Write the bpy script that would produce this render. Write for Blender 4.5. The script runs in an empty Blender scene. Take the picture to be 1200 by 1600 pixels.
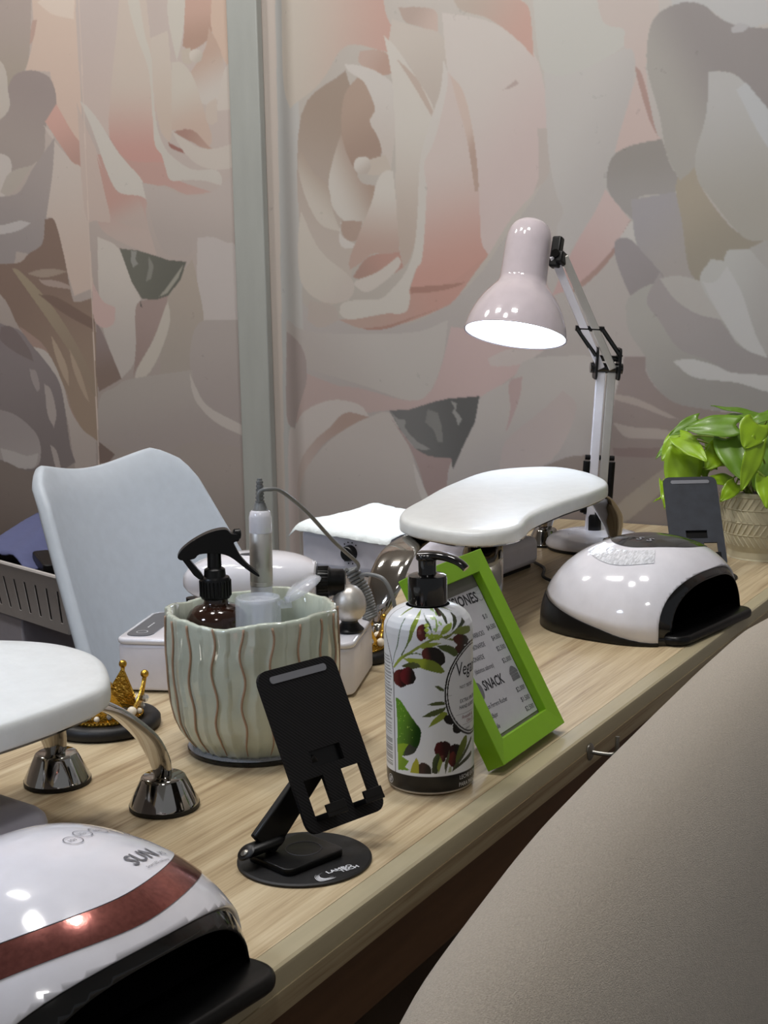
import bpy, bmesh, math, random, json
import numpy as np
from mathutils import Vector, Matrix
from math import sin, cos, pi, radians, sqrt, atan2
random.seed(7)
SC = bpy.context.scene
COL = SC.collection
TZ = 0.75                                   # table top height; X runs along the table, Y goes in towards the technician

# ------------------------------------------------------------------ camera
def setup_camera():
    P, R, Y = radians(9.0), radians(1.2), radians(30.0)
    f = Vector((cos(Y) * cos(P), sin(Y) * cos(P), -sin(P)))
    r0 = Vector((sin(Y), -cos(Y), 0)); u0 = r0.cross(f)
    r = r0 * cos(R) - u0 * sin(R); u = r.cross(f)
    cd = bpy.data.cameras.new('camera'); cam = bpy.data.objects.new('camera', cd)
    COL.objects.link(cam)
    m = Matrix((r, u, -f)).transposed().to_4x4(); m.translation = Vector((-0.7174, -0.4890, 1.18))
    cam.matrix_world = m
    cd.sensor_fit = 'VERTICAL'; cd.sensor_height = 24; cd.sensor_width = 18; cd.lens = 24 * 2200 / 1600
    cd.clip_start = .02
    SC.camera = cam
setup_camera()
# ------------------------------------------------------------------ world, room lights, exposure
w = bpy.data.worlds.new('world'); SC.world = w; w.use_nodes = True
bg = w.node_tree.nodes['Background']; bg.inputs[0].default_value = (.72, .74, .78, 1); bg.inputs[1].default_value = .31
SC.view_settings.view_transform = 'Standard'; SC.view_settings.look = 'None'
SC.view_settings.exposure = 0; SC.view_settings.gamma = 1; SC.view_settings.use_curve_mapping = False
def area(name, loc, size, power, col, target):
    l = bpy.data.lights.new(name, 'AREA'); l.shape = 'RECTANGLE'; l.size, l.size_y = size; l.energy = power; l.color = col
    o = bpy.data.objects.new(name, l); COL.objects.link(o); o.location = loc
    o.rotation_euler = (Vector(target) - Vector(loc)).to_track_quat('-Z', 'Y').to_euler(); return o
WARM = (1, .97, .94)
area('unseen_ceiling_light', (.15, .55, 2.69), (.22, .22), 9, WARM, (.15, .55, 0))
area('unseen_ceiling_light', (-1.1, -.7, 2.69), (.3, .3), 9, WARM, (-.6, -.2, 0))
area('unseen_ceiling_light', (.75, 2.0, 2.69), (.3, .3), 19, WARM, (1.75, 1.9, 1.1))  # unseen light added to brighten the mural wall, like the next two
area('unseen_ceiling_light', (.55, 1.1, 2.69), (.3, .3), 17, WARM, (1.75, 1.0, 1.1))
area('unseen_ceiling_light', (.60, .1, 2.69), (.3, .3), 22, WARM, (1.75, .2, 1.1))
LAMP_LEFT, LAMP_RIGHT = 42, 13

# ------------------------------------------------------------------ materials
def lin(c):
    return tuple(((v / 255) / 12.92 if v / 255 <= .04045 else ((v / 255 + .055) / 1.055) ** 2.4) for v in c)
def mat(name, col, rough=.5, metal=0, spec=.5, coat=0, trans=0, noise=None, bump=None, alpha=1, sheen=0, emit=None, ior=1.45, sss=0):
    """noise=(scale, amount, stretch xyz) varies the colour; bump=(scale, strength, stretch)"""
    m = bpy.data.materials.new(name); m.use_nodes = True; nt = m.node_tree; b = nt.nodes['Principled BSDF']
    c = (*lin(col), 1)
    b.inputs['Base Color'].default_value = c; b.inputs['Roughness'].default_value = rough
    b.inputs['Metallic'].default_value = metal; b.inputs['Specular IOR Level'].default_value = spec
    b.inputs['Coat Weight'].default_value = coat; b.inputs['Coat Roughness'].default_value = .05
    b.inputs['Transmission Weight'].default_value = trans; b.inputs['Alpha'].default_value = alpha
    b.inputs['Sheen Weight'].default_value = sheen; b.inputs['IOR'].default_value = ior
    if sss: b.inputs['Subsurface Weight'].default_value = sss; b.inputs['Subsurface Radius'].default_value = (.02, .02, .02)
    if emit: b.inputs['Emission Color'].default_value = (*lin(emit[0]), 1); b.inputs['Emission Strength'].default_value = emit[1]
    tc = nt.nodes.new('ShaderNodeTexCoord')
    def nz(scale, stretch, detail=4):
        mp = nt.nodes.new('ShaderNodeMapping'); mp.inputs['Scale'].default_value = stretch
        nt.links.new(tc.outputs['Object'], mp.inputs[0]); n = nt.nodes.new('ShaderNodeTexNoise')
        n.inputs['Scale'].default_value = scale; n.inputs['Detail'].default_value = detail
        nt.links.new(mp.outputs[0], n.inputs['Vector']); return n
    n = nz(*((noise[0], noise[2]) if noise else (60, (1, 1, 1))))
    amt = noise[1] if noise else .03
    r = nt.nodes.new('ShaderNodeMapRange'); r.inputs[1].default_value = .3; r.inputs[2].default_value = .7
    r.inputs[3].default_value = 1 - amt; r.inputs[4].default_value = 1 + amt
    nt.links.new(n.outputs[0], r.inputs[0])
    mx = nt.nodes.new('ShaderNodeVectorMath'); mx.operation = 'SCALE'; mx.inputs[0].default_value = c[:3]
    nt.links.new(r.outputs[0], mx.inputs['Scale']); nt.links.new(mx.outputs[0], b.inputs['Base Color'])
    if bump:
        bn = nz(bump[0], bump[2], 3); bp = nt.nodes.new('ShaderNodeBump'); bp.inputs['Strength'].default_value = bump[1]
        bp.inputs['Distance'].default_value = .002
        nt.links.new(bn.outputs[0], bp.inputs['Height']); nt.links.new(bp.outputs[0], b.inputs['Normal'])
    return m
def vcol_mat(name, rough=.6, coat=0, scuff=0, spec=.5):
    m = bpy.data.materials.new(name); m.use_nodes = True; nt = m.node_tree; b = nt.nodes['Principled BSDF']
    a = nt.nodes.new('ShaderNodeVertexColor'); a.layer_name = 'print'
    b.inputs['Roughness'].default_value = rough; b.inputs['Coat Weight'].default_value = coat; b.inputs['Coat Roughness'].default_value = .04
    b.inputs['Specular IOR Level'].default_value = spec
    if scuff:
        tc = nt.nodes.new('ShaderNodeTexCoord'); n = nt.nodes.new('ShaderNodeTexNoise'); n.inputs['Scale'].default_value = 38; n.inputs['Detail'].default_value = 6
        nt.links.new(tc.outputs['Object'], n.inputs['Vector'])
        r = nt.nodes.new('ShaderNodeMapRange'); r.inputs[1].default_value = .70; r.inputs[2].default_value = .78; r.inputs[3].default_value = 1; r.inputs[4].default_value = .82
        nt.links.new(n.outputs[0], r.inputs[0]); v = nt.nodes.new('ShaderNodeVectorMath'); v.operation = 'SCALE'
        nt.links.new(a.outputs[0], v.inputs[0]); nt.links.new(r.outputs[0], v.inputs['Scale']); nt.links.new(v.outputs[0], b.inputs['Base Color'])
    else: nt.links.new(a.outputs[0], b.inputs['Base Color'])
    return m
def wood_mat(name, ca, cb, cc):
    m = bpy.data.materials.new(name); m.use_nodes = True; nt = m.node_tree; b = nt.nodes['Principled BSDF']
    tc = nt.nodes.new('ShaderNodeTexCoord')
    def nz(sc, st, det, dist=0):
        mp = nt.nodes.new('ShaderNodeMapping'); mp.inputs['Scale'].default_value = st; nt.links.new(tc.outputs['Object'], mp.inputs[0])
        n = nt.nodes.new('ShaderNodeTexNoise'); n.inputs['Scale'].default_value = sc; n.inputs['Detail'].default_value = det; n.inputs['Distortion'].default_value = dist
        nt.links.new(mp.outputs[0], n.inputs['Vector']); return n
    n1 = nz(1, (2.6, 75, 75), 6, .8); n2 = nz(1, (14, 420, 420), 3); n3 = nz(1, (1.1, 9, 9), 2)
    cr = nt.nodes.new('ShaderNodeValToRGB'); e = cr.color_ramp.elements
    e[0].position = .40; e[0].color = (*lin(cc), 1); e[1].position = .62; e[1].color = (*lin(ca), 1)
    k = e.new(.50); k.color = (*lin(cb), 1)
    ad = nt.nodes.new('ShaderNodeMath'); ad.operation = 'MULTIPLY_ADD'; ad.inputs[1].default_value = .55
    nt.links.new(n1.outputs[0], ad.inputs[0])
    a2 = nt.nodes.new('ShaderNodeMath'); a2.operation = 'MULTIPLY'; a2.inputs[1].default_value = .28; nt.links.new(n2.outputs[0], a2.inputs[0])
    a3 = nt.nodes.new('ShaderNodeMath'); a3.operation = 'MULTIPLY_ADD'; a3.inputs[1].default_value = .2; nt.links.new(n3.outputs[0], a3.inputs[0]); nt.links.new(a2.outputs[0], a3.inputs[2])
    nt.links.new(a3.outputs[0], ad.inputs[2]); nt.links.new(ad.outputs[0], cr.inputs[0]); nt.links.new(cr.outputs[0], b.inputs['Base Color'])
    b.inputs['Roughness'].default_value = .42; b.inputs['Specular IOR Level'].default_value = .35
    bp = nt.nodes.new('ShaderNodeBump'); bp.inputs['Strength'].default_value = .12; bp.inputs['Distance'].default_value = .0006
    nt.links.new(n2.outputs[0], bp.inputs['Height']); nt.links.new(bp.outputs[0], b.inputs['Normal'])
    return m
def weave_mat(name, col, col2, s, rough=.85):
    m = bpy.data.materials.new(name); m.use_nodes = True; nt = m.node_tree; b = nt.nodes['Principled BSDF']
    tc = nt.nodes.new('ShaderNodeTexCoord'); mp = nt.nodes.new('ShaderNodeMapping'); nt.links.new(tc.outputs['Object'], mp.inputs[0])
    outs = []
    for d in ('X', 'Z'):
        wv = nt.nodes.new('ShaderNodeTexWave'); wv.bands_direction = d; wv.inputs['Scale'].default_value = s; wv.inputs['Distortion'].default_value = 1.2; wv.inputs['Detail'].default_value = 2; wv.inputs['Detail Scale'].default_value = 3
        nt.links.new(mp.outputs[0], wv.inputs['Vector']); outs.append(wv)
    mu = nt.nodes.new('ShaderNodeMath'); mu.operation = 'MULTIPLY'; nt.links.new(outs[0].outputs['Fac'], mu.inputs[0]); nt.links.new(outs[1].outputs['Fac'], mu.inputs[1])
    cl = nt.nodes.new('ShaderNodeTexNoise'); cl.inputs['Scale'].default_value = 9; cl.inputs['Detail'].default_value = 5; nt.links.new(mp.outputs[0], cl.inputs['Vector'])
    av = nt.nodes.new('ShaderNodeMath'); av.operation = 'MULTIPLY_ADD'; av.inputs[1].default_value = .7; nt.links.new(mu.outputs[0], av.inputs[0]); nt.links.new(cl.outputs[0], av.inputs[2])
    cr = nt.nodes.new('ShaderNodeValToRGB'); cr.color_ramp.elements[0].position = .35; cr.color_ramp.elements[0].color = (*lin(col2), 1); cr.color_ramp.elements[1].position = 1; cr.color_ramp.elements[1].color = (*lin(col), 1)
    nt.links.new(av.outputs[0], cr.inputs[0]); nt.links.new(cr.outputs[0], b.inputs['Base Color']); b.inputs['Roughness'].default_value = rough
    b.inputs['Specular IOR Level'].default_value = .2
    bp = nt.nodes.new('ShaderNodeBump'); bp.inputs['Strength'].default_value = .35; bp.inputs['Distance'].default_value = .0006; nt.links.new(mu.outputs[0], bp.inputs['Height']); nt.links.new(bp.outputs[0], b.inputs['Normal'])
    return m
def twill_mat(name, col, col2, scale=260, spec=.4):
    m = bpy.data.materials.new(name); m.use_nodes = True; nt = m.node_tree; b = nt.nodes['Principled BSDF']
    tc = nt.nodes.new('ShaderNodeTexCoord'); mp = nt.nodes.new('ShaderNodeMapping'); mp.inputs['Rotation'].default_value = (0, 0, 0); nt.links.new(tc.outputs['Object'], mp.inputs[0])
    wv = nt.nodes.new('ShaderNodeTexWave'); wv.bands_direction = 'DIAGONAL'; wv.inputs['Scale'].default_value = scale; nt.links.new(mp.outputs[0], wv.inputs['Vector'])
    cr = nt.nodes.new('ShaderNodeValToRGB'); cr.color_ramp.elements[0].color = (*lin(col), 1); cr.color_ramp.elements[1].color = (*lin(col2), 1)
    nt.links.new(wv.outputs['Fac'], cr.inputs[0]); nt.links.new(cr.outputs[0], b.inputs['Base Color']); b.inputs['Roughness'].default_value = .6; b.inputs['Specular IOR Level'].default_value = spec
    bp = nt.nodes.new('ShaderNodeBump'); bp.inputs['Strength'].default_value = .4; bp.inputs['Distance'].default_value = .0004; nt.links.new(wv.outputs['Fac'], bp.inputs['Height']); nt.links.new(bp.outputs[0], b.inputs['Normal'])
    return m
W = dict(
    white=mat('glossy_white_plastic', (226, 226, 234), .12, coat=.6),
    white_satin=mat('satin_white_plastic', (222, 220, 228), .35),
    vinyl=mat('white_vinyl', (226, 230, 230), .3, bump=(90, .25, (1, 1, 1)), coat=.15),
    vinyl_side=mat('cream_vinyl_side', (214, 212, 206), .4),
    chrome=mat('chrome', (176, 173, 168), .07, metal=1),
    rubber=mat('black_rubber', (15, 15, 17), .5, noise=(300, .3, (1, 1, 1))),
    blackgloss=mat('gloss_black_plastic', (9, 9, 10), .12, coat=.4),
    black=mat('satin_black_plastic', (9, 9, 10), .34, spec=.35),
    greyfoot=mat('dark_grey_plastic', (60, 60, 66), .5),
    rose=mat('rose_gold_foil', (150, 94, 88), .16, metal=.85, noise=(300, .16, (1, 1, 1)), bump=(200, .04, (1, 1, 1))),
    silver=mat('brushed_silver', (206, 203, 198), .42, metal=.75),
    lens=mat('faceted_clear_silver', (236, 241, 250), .12, metal=.35, noise=(160, .3, (1, 3, 1)), bump=(120, .8, (1, 1, 1))),
    green=mat('lime_green_paint', (128, 178, 32), .42),
    paper=mat('menu_paper', (184, 185, 192), .45, coat=.25),
    ink=mat('dark_ink', (44, 44, 50), .7), inkgrey=mat('grey_ink', (104, 104, 110), .7),
    board=mat('grey_backing_card', (120, 118, 112), .8),
    celadon=mat('celadon_glaze', (188, 196, 182), .1, coat=.8, noise=(30, .08, (1, 1, 1)), bump=(26, .35, (1, 1, 1))),
    clay=mat('bare_clay_ridge', (162, 134, 112), .5),
    amber=mat('amber_plastic', (44, 24, 16), .1, coat=.4, alpha=.93),
    clear=mat('clear_plastic', (236, 240, 250), .08, alpha=.30, coat=.5), frost=mat('frosted_plastic', (232, 238, 250), .25, alpha=.30, coat=.3),
    gold=mat('gold_metal', (206, 166, 72), .24, metal=1, bump=(260, .8, (1, 1, 1))),
    pearl=mat('pearl', (236, 226, 208), .15, coat=.8), gem=mat('clear_rhinestone', (230, 232, 240), .04, metal=.7),
    grey=mat('grey_cable', (116, 118, 118), .35), greydark=mat('lavender_grey_plastic', (150, 148, 158), .4),
    panel=mat('slate_control_panel', (88, 92, 98), .3), tissue=mat('white_tissue', (236, 244, 246), .9, bump=(140, .8, (1, 1, 1))),
    shell=mat('matte_white_chair_shell', (188, 197, 207), .45),
    leg_wood=wood_mat('beech_leg', (196, 160, 120), (178, 140, 100), (150, 112, 76)),
    pot=mat('cream_stoneware', (196, 188, 160), .6, noise=(60, .08, (1, 1, 1))),
    soil=mat('potting_soil', (46, 36, 28), .95, bump=(120, 1, (1, 1, 1))),
    leaf=mat('lime_pothos_leaf', (140, 176, 32), .35, noise=(26, .16, (1, 1, 1)), coat=.15, sss=.12), leaf2=mat('mid_green_pothos_leaf', (100, 138, 36), .38, noise=(26, .16, (1, 1, 1)), coat=.1),
    stem=mat('pale_green_stem', (122, 140, 52), .5),
    lampw=mat('lilac_white_enamel', (198, 188, 194), .1, coat=.8),
    glow_left=mat('lamp_diffuser', (255, 255, 255), .4, emit=((216, 231, 255), LAMP_LEFT)), glow_right=mat('lamp_diffuser', (255, 255, 255), .4, emit=((220, 234, 255), LAMP_RIGHT)),
    ivory=mat('reflector_white', (235, 235, 235), .5),
    basket=mat('grey_white_basket', (186, 182, 180), .55), cloth=mat('periwinkle_cloth', (88, 94, 132), .8), skinpink=mat('pale_pink_towel', (206, 180, 168), .9),
    post=mat('sage_grey_paint', (160, 163, 159), .35, noise=(30, .05, (1, 1, .2)), coat=.1),
    floor=mat('dark_tile', (84, 76, 70), .4, noise=(3, .2, (1, 1, 1))), ceil=mat('white_ceiling', (225, 222, 216), .9), plaster=mat('beige_plaster', (196, 184, 172), .85),
    wood=wood_mat('light_oak_laminate', (204, 188, 156), (186, 167, 134), (156, 134, 104)), band=mat('beige_edge_band', (170, 160, 132), .4, noise=(8, .06, (1, 14, 14))),
    edge=wood_mat('oak_edge', (172, 158, 128), (160, 144, 114), (132, 112, 84)), apron=mat('brown_board', (96, 68, 44), .6, noise=(10, .1, (1, 10, 10))),
    fabric=mat('beige_woven_fabric', (172, 163, 150), .9, spec=.15, noise=(1, .13, (900, 900, 260)), bump=(1, .5, (1400, 1400, 1400)), sheen=.2), fabric2=weave_mat('taupe_woven_fabric', (150, 134, 118), (96, 84, 74), 300),
    steel=mat('dull_steel', (150, 148, 142), .3, metal=1), holder=twill_mat('black_twill_plastic', (5, 5, 6), (26, 26, 29), 190, .25), holder2=mat('dark_slate_rubber', (44, 48, 56), .6, noise=(60, .2, (1, 1, 1))),
    strip=mat('grey_strip', (122, 124, 130), .4), decal=mat('white_print', (214, 216, 220), .5),
    wallpaper=vcol_mat('floral_wallpaper', .55, scuff=1, spec=.3), label=vcol_mat('bottle_print', .28, coat=.2, spec=.3),
)

# ------------------------------------------------------------------ mesh helpers
class MB:
    def __init__(s): s.v = []; s.f = []
    def add(s, vs, fs, M=None):
        o = len(s.v); s.v += [tuple(M @ Vector(q)) if M else tuple(q) for q in vs]; s.f += [tuple(i + o for i in f) for f in fs]; return s
    def box(s, c, d, M=None, taper=(1, 1)):
        x, y, z = [k / 2 for k in d]; t = taper
        vs = [(c[0] + i * x * (t[0] if k > 0 else 1), c[1] + j * y * (t[1] if k > 0 else 1), c[2] + k * z) for k in (-1, 1) for j in (-1, 1) for i in (-1, 1)]
        return s.add(vs, [(0, 2, 3, 1), (4, 5, 7, 6), (0, 1, 5, 4), (1, 3, 7, 5), (3, 2, 6, 7), (2, 0, 4, 6)], M)
    def loft(s, rings, cap=(1, 1), M=None, closed=1):
        n = len(rings[0]); vs = [p for r in rings for p in r]; fs = []
        for i in range(len(rings) - 1):
            for j in range(n if closed else n - 1):
                k = (j + 1) % n; fs.append((i * n + j, i * n + k, (i + 1) * n + k, (i + 1) * n + j))
        if cap[0]: fs.append(tuple(range(n - 1, -1, -1)))
        if cap[1]: fs.append(tuple((len(rings) - 1) * n + j for j in range(n)))
        return s.add(vs, fs, M)
    def lathe(s, prof, seg=40, c=(0, 0, 0), M=None, cap=(1, 1)):
        return s.loft([[(c[0] + r * cos(2 * pi * j / seg), c[1] + r * sin(2 * pi * j / seg), c[2] + z) for j in range(seg)] for r, z in prof], cap, M)
    def tube(s, pts, r, seg=10, flat=1, up=(0, 0, 1), cap=(1, 1)):
        P = [Vector(p) for p in pts]; rs = r if isinstance(r, (list, tuple)) else [r] * len(P); rings = []; N = None
        for i, p in enumerate(P):
            t = (P[min(i + 1, len(P) - 1)] - P[max(i - 1, 0)]).normalized()
            if N is None:
                N = Vector(up).cross(t)
                if N.length < 1e-3: N = Vector((1, 0, 0)).cross(t)
                N.normalize()
            else:
                N = (N - t * N.dot(t)).normalized()
            B = t.cross(N); a = rs[i] if isinstance(rs[i], tuple) else (rs[i], rs[i] * flat)
            rings.append([tuple(p + N * a[0] * cos(2 * pi * j / seg) + B * a[1] * sin(2 * pi * j / seg)) for j in range(seg)])
        return s.loft(rings, cap)
    def ball(s, c, r, seg=16, rings=8, sc=(1, 1, 1), M=None):
        pr = []
        for i in range(rings + 1):
            t = -pi / 2 + pi * i / rings; pr.append((max(cos(t), 1e-3) * r, sin(t) * r))
        return s.loft([[(c[0] + q * cos(2 * pi * j / seg) * sc[0], c[1] + q * sin(2 * pi * j / seg) * sc[1], c[2] + z * sc[2]) for j in range(seg)] for q, z in pr], (1, 1), M)
    def prism(s, out, z0, z1, M=None, bev=0, steps=3):
        if not bev: return s.loft([[(x, y, z0) for x, y in out], [(x, y, z1) for x, y in out]], (1, 1), M)
        def inset(d):
            n = len(out); res = []
            for i in range(n):
                a, b, c = Vector(out[i - 1]), Vector(out[i]), Vector(out[(i + 1) % n])
                e1 = (b - a).normalized(); e2 = (c - b).normalized(); nn = Vector((-(e1.y + e2.y), e1.x + e2.x)); nn = nn.normalized() if nn.length > 1e-6 else Vector((0, 0))
                k = max(.5, nn.dot(Vector((-e1.y, e1.x)))); res.append(tuple(b + nn * d / k))
            return res
        R = []
        for i in range(steps + 1):
            t = pi / 2 * i / steps; R.append([(x, y, z0 + bev * (1 - sin(t))) for x, y in inset(bev * (1 - cos(t)))])
        R = R[::-1]
        R = [[(x, y, z0 + bev * (1 - cos(pi / 2 * (i / steps)))) for x, y in inset(bev * (1 - sin(pi / 2 * i / steps)))] for i in range(steps + 1)]
        R += [[(x, y, z1 - bev * (1 - sin(pi / 2 * (i / steps)))) for x, y in inset(bev * (1 - cos(pi / 2 * i / steps)))] for i in range(steps + 1)]
        return s.loft(R, (1, 1), M)
    def build(s, name, m, parent=None, smooth=40, bevel=0, loc=None, sub=0, solid=None, rot=None):
        me = bpy.data.meshes.new(name); me.from_pydata(s.v, [], s.f)
        bm = bmesh.new(); bm.from_mesh(me); bmesh.ops.recalc_face_normals(bm, faces=bm.faces); bm.to_mesh(me); bm.free()
        return link(name, me, m, parent, smooth, bevel, loc, sub, solid, rot)
def link(name, me, m, parent=None, smooth=40, bevel=0, loc=None, sub=0, solid=None, rot=None):
    o = bpy.data.objects.new(name, me); COL.objects.link(o); me.materials.append(W[m] if isinstance(m, str) else m)
    if parent: o.parent = parent
    if loc: o.location = loc
    if rot: o.rotation_euler = rot
    if smooth:
        me.shade_smooth() if hasattr(me, 'shade_smooth') else None
        if smooth < 180:
            try: me.set_sharp_from_angle(angle=radians(smooth))
            except Exception: pass
    if bevel:
        b = o.modifiers.new('bevel', 'BEVEL'); b.width = bevel; b.segments = 3; b.limit_method = 'ANGLE'; b.angle_limit = radians(40)
    if solid:
        b = o.modifiers.new('solid', 'SOLIDIFY'); b.thickness = solid; b.offset = -1
    if sub:
        b = o.modifiers.new('sub', 'SUBSURF'); b.levels = sub; b.render_levels = sub
    return o
def thing(name, label, cat, loc=(0, 0, 0), rotz=0, group=None):
    o = bpy.data.objects.new(name, None); COL.objects.link(o); o.location = loc; o.rotation_euler = (0, 0, rotz); o.empty_display_size = .02
    return tag(o, label, cat, group)
def tag(o, label, cat, group=None):
    o['label'] = label; o['category'] = cat
    if group: o['group'] = group
    return o
def struct(o): o['kind'] = 'structure'; return o
def rrect(w, h, r, n=6, cx=0, cy=0):
    return [(cx + sx * (w / 2 - r) + r * cos(a0 + pi / 2 * i / n), cy + sy * (h / 2 - r) + r * sin(a0 + pi / 2 * i / n)) for sx, sy, a0 in ((1, 1, 0), (-1, 1, pi / 2), (-1, -1, pi), (1, -1, 3 * pi / 2)) for i in range(n + 1)]
def spline(pts, k=6, closed=False):
    n = len(pts); out = []; P = [Vector(p) for p in pts]; rng = n if closed else n - 1
    for i in range(rng):
        g = (lambda j: P[j % n]) if closed else (lambda j: P[min(max(j, 0), n - 1)])
        a, b, c, d = g(i - 1), g(i), g(i + 1), g(i + 2)
        for j in range(k):
            t = j / k; out.append(tuple(.5 * ((2 * b) + (c - a) * t + (2 * a - 5 * b + 4 * c - d) * t * t + (3 * b - a - 3 * c + d) * t ** 3)))
    if not closed: out.append(tuple(P[-1]))
    return out
def lerp(a, b, t): return a + (b - a) * t
def text_geo(body, size, align='LEFT', bold=0, font=None):
    c = bpy.data.curves.new('t', 'FONT'); c.body = body; c.size = size; c.align_x = align; c.offset = bold; c.resolution_u = 2
    o = bpy.data.objects.new('t', c); COL.objects.link(o); dg = bpy.context.evaluated_depsgraph_get(); dg.update()
    me = bpy.data.meshes.new_from_object(o.evaluated_get(dg)); v = [(q.co.x, q.co.y) for q in me.vertices]; f = [tuple(p.vertices) for p in me.polygons]
    bpy.data.objects.remove(o); bpy.data.curves.remove(c); bpy.data.meshes.remove(me); return v, f
def add_text(mb, body, size, fn, align='LEFT', bold=0, sx=1):
    v, f = text_geo(body, size, align, bold)
    mb.add([fn(x * sx, y) for x, y in v], f)
def petal(P, k=5):
    """closed smooth outline that keeps its sharp corners"""
    P = [np.array(q, float) for q in P]; n = len(P); out = []
    def corner(i):
        u = P[i] - P[i - 1]; v = P[(i + 1) % n] - P[i]; c = (u @ v) / (np.linalg.norm(u) * np.linalg.norm(v) + 1e-9); return c < .35
    cr = [corner(i) for i in range(n)]
    for i in range(n):
        a, b, c, d = P[i - 1], P[i], P[(i + 1) % n], P[(i + 2) % n]
        m1 = (c - b) if cr[i] else (c - a) / 2; m2 = (c - b) if cr[(i + 1) % n] else (d - b) / 2
        for j in range(k):
            t = j / k; out.append(tuple((2 * t ** 3 - 3 * t * t + 1) * b + (t ** 3 - 2 * t * t + t) * m1 + (3 * t * t - 2 * t ** 3) * c + (t ** 3 - t * t) * m2))
    return out
def raster(data, X, Y, base):
    """paint filled, smoothly graded shapes on a grid of points -> linear rgb"""
    img = np.zeros(X.shape + (3,)); img[:] = base
    for pts, ca, cb, ab, sm in data:
        p = [(pts[i], pts[i + 1]) for i in range(0, len(pts), 2)]
        if sm: p = petal(p)
        p = np.array(p, float); x0, y0 = p.min(0); x1, y1 = p.max(0)
        sel = (X >= x0) & (X <= x1) & (Y >= y0) & (Y <= y1)
        if not sel.any(): continue
        xs, ys = X[sel], Y[sel]; ins = np.zeros(xs.shape, bool); n = len(p)
        for i in range(n):
            ax, ay = p[i - 1]; bx, by = p[i]
            if ay == by: continue
            c = ((ay > ys) != (by > ys)); ins ^= c & (xs < (bx - ax) * (ys - ay) / (by - ay) + ax)
        if cb:
            ax, ay, bx, by = ab; d = (bx - ax) ** 2 + (by - ay) ** 2 + 1e-9
            t = np.clip(((xs - ax) * (bx - ax) + (ys - ay) * (by - ay)) / d, 0, 1)[:, None]
            t = t * t * (3 - 2 * t); c = np.array(lin(ca)) * (1 - t) + np.array(lin(cb)) * t
        else: c = np.tile(np.array(lin(ca)), (len(xs), 1))
        cur = img[sel]; cur[ins] = c[ins]; img[sel] = cur
    return img
def grid_mesh(name, V, rgb, closed_u=False):
    """V (nu,nv,3) grid of points, rgb the same"""
    nu, nv = V.shape[:2]; me = bpy.data.meshes.new(name); idx = np.arange(nu * nv).reshape(nu, nv)
    if closed_u: idx = np.vstack([idx, idx[:1]])
    q = np.stack([idx[:-1, :-1], idx[1:, :-1], idx[1:, 1:], idx[:-1, 1:]], -1).reshape(-1, 4)
    me.vertices.add(nu * nv); me.vertices.foreach_set('co', V.reshape(-1).astype(np.float32))
    me.loops.add(q.size); me.loops.foreach_set('vertex_index', q.reshape(-1).astype(np.int32))
    me.polygons.add(len(q)); me.polygons.foreach_set('loop_start', np.arange(0, q.size, 4, dtype=np.int32))
    try: me.polygons.foreach_set('loop_total', np.full(len(q), 4, dtype=np.int32))
    except Exception: pass
    me.update(calc_edges=True)
    a = me.color_attributes.new('print', 'FLOAT_COLOR', 'POINT'); c = np.ones((nu * nv, 4), np.float32); c[:, :3] = rgb.reshape(-1, 3)
    a.data.foreach_set('color', c.reshape(-1)); me.validate(); return me

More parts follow.
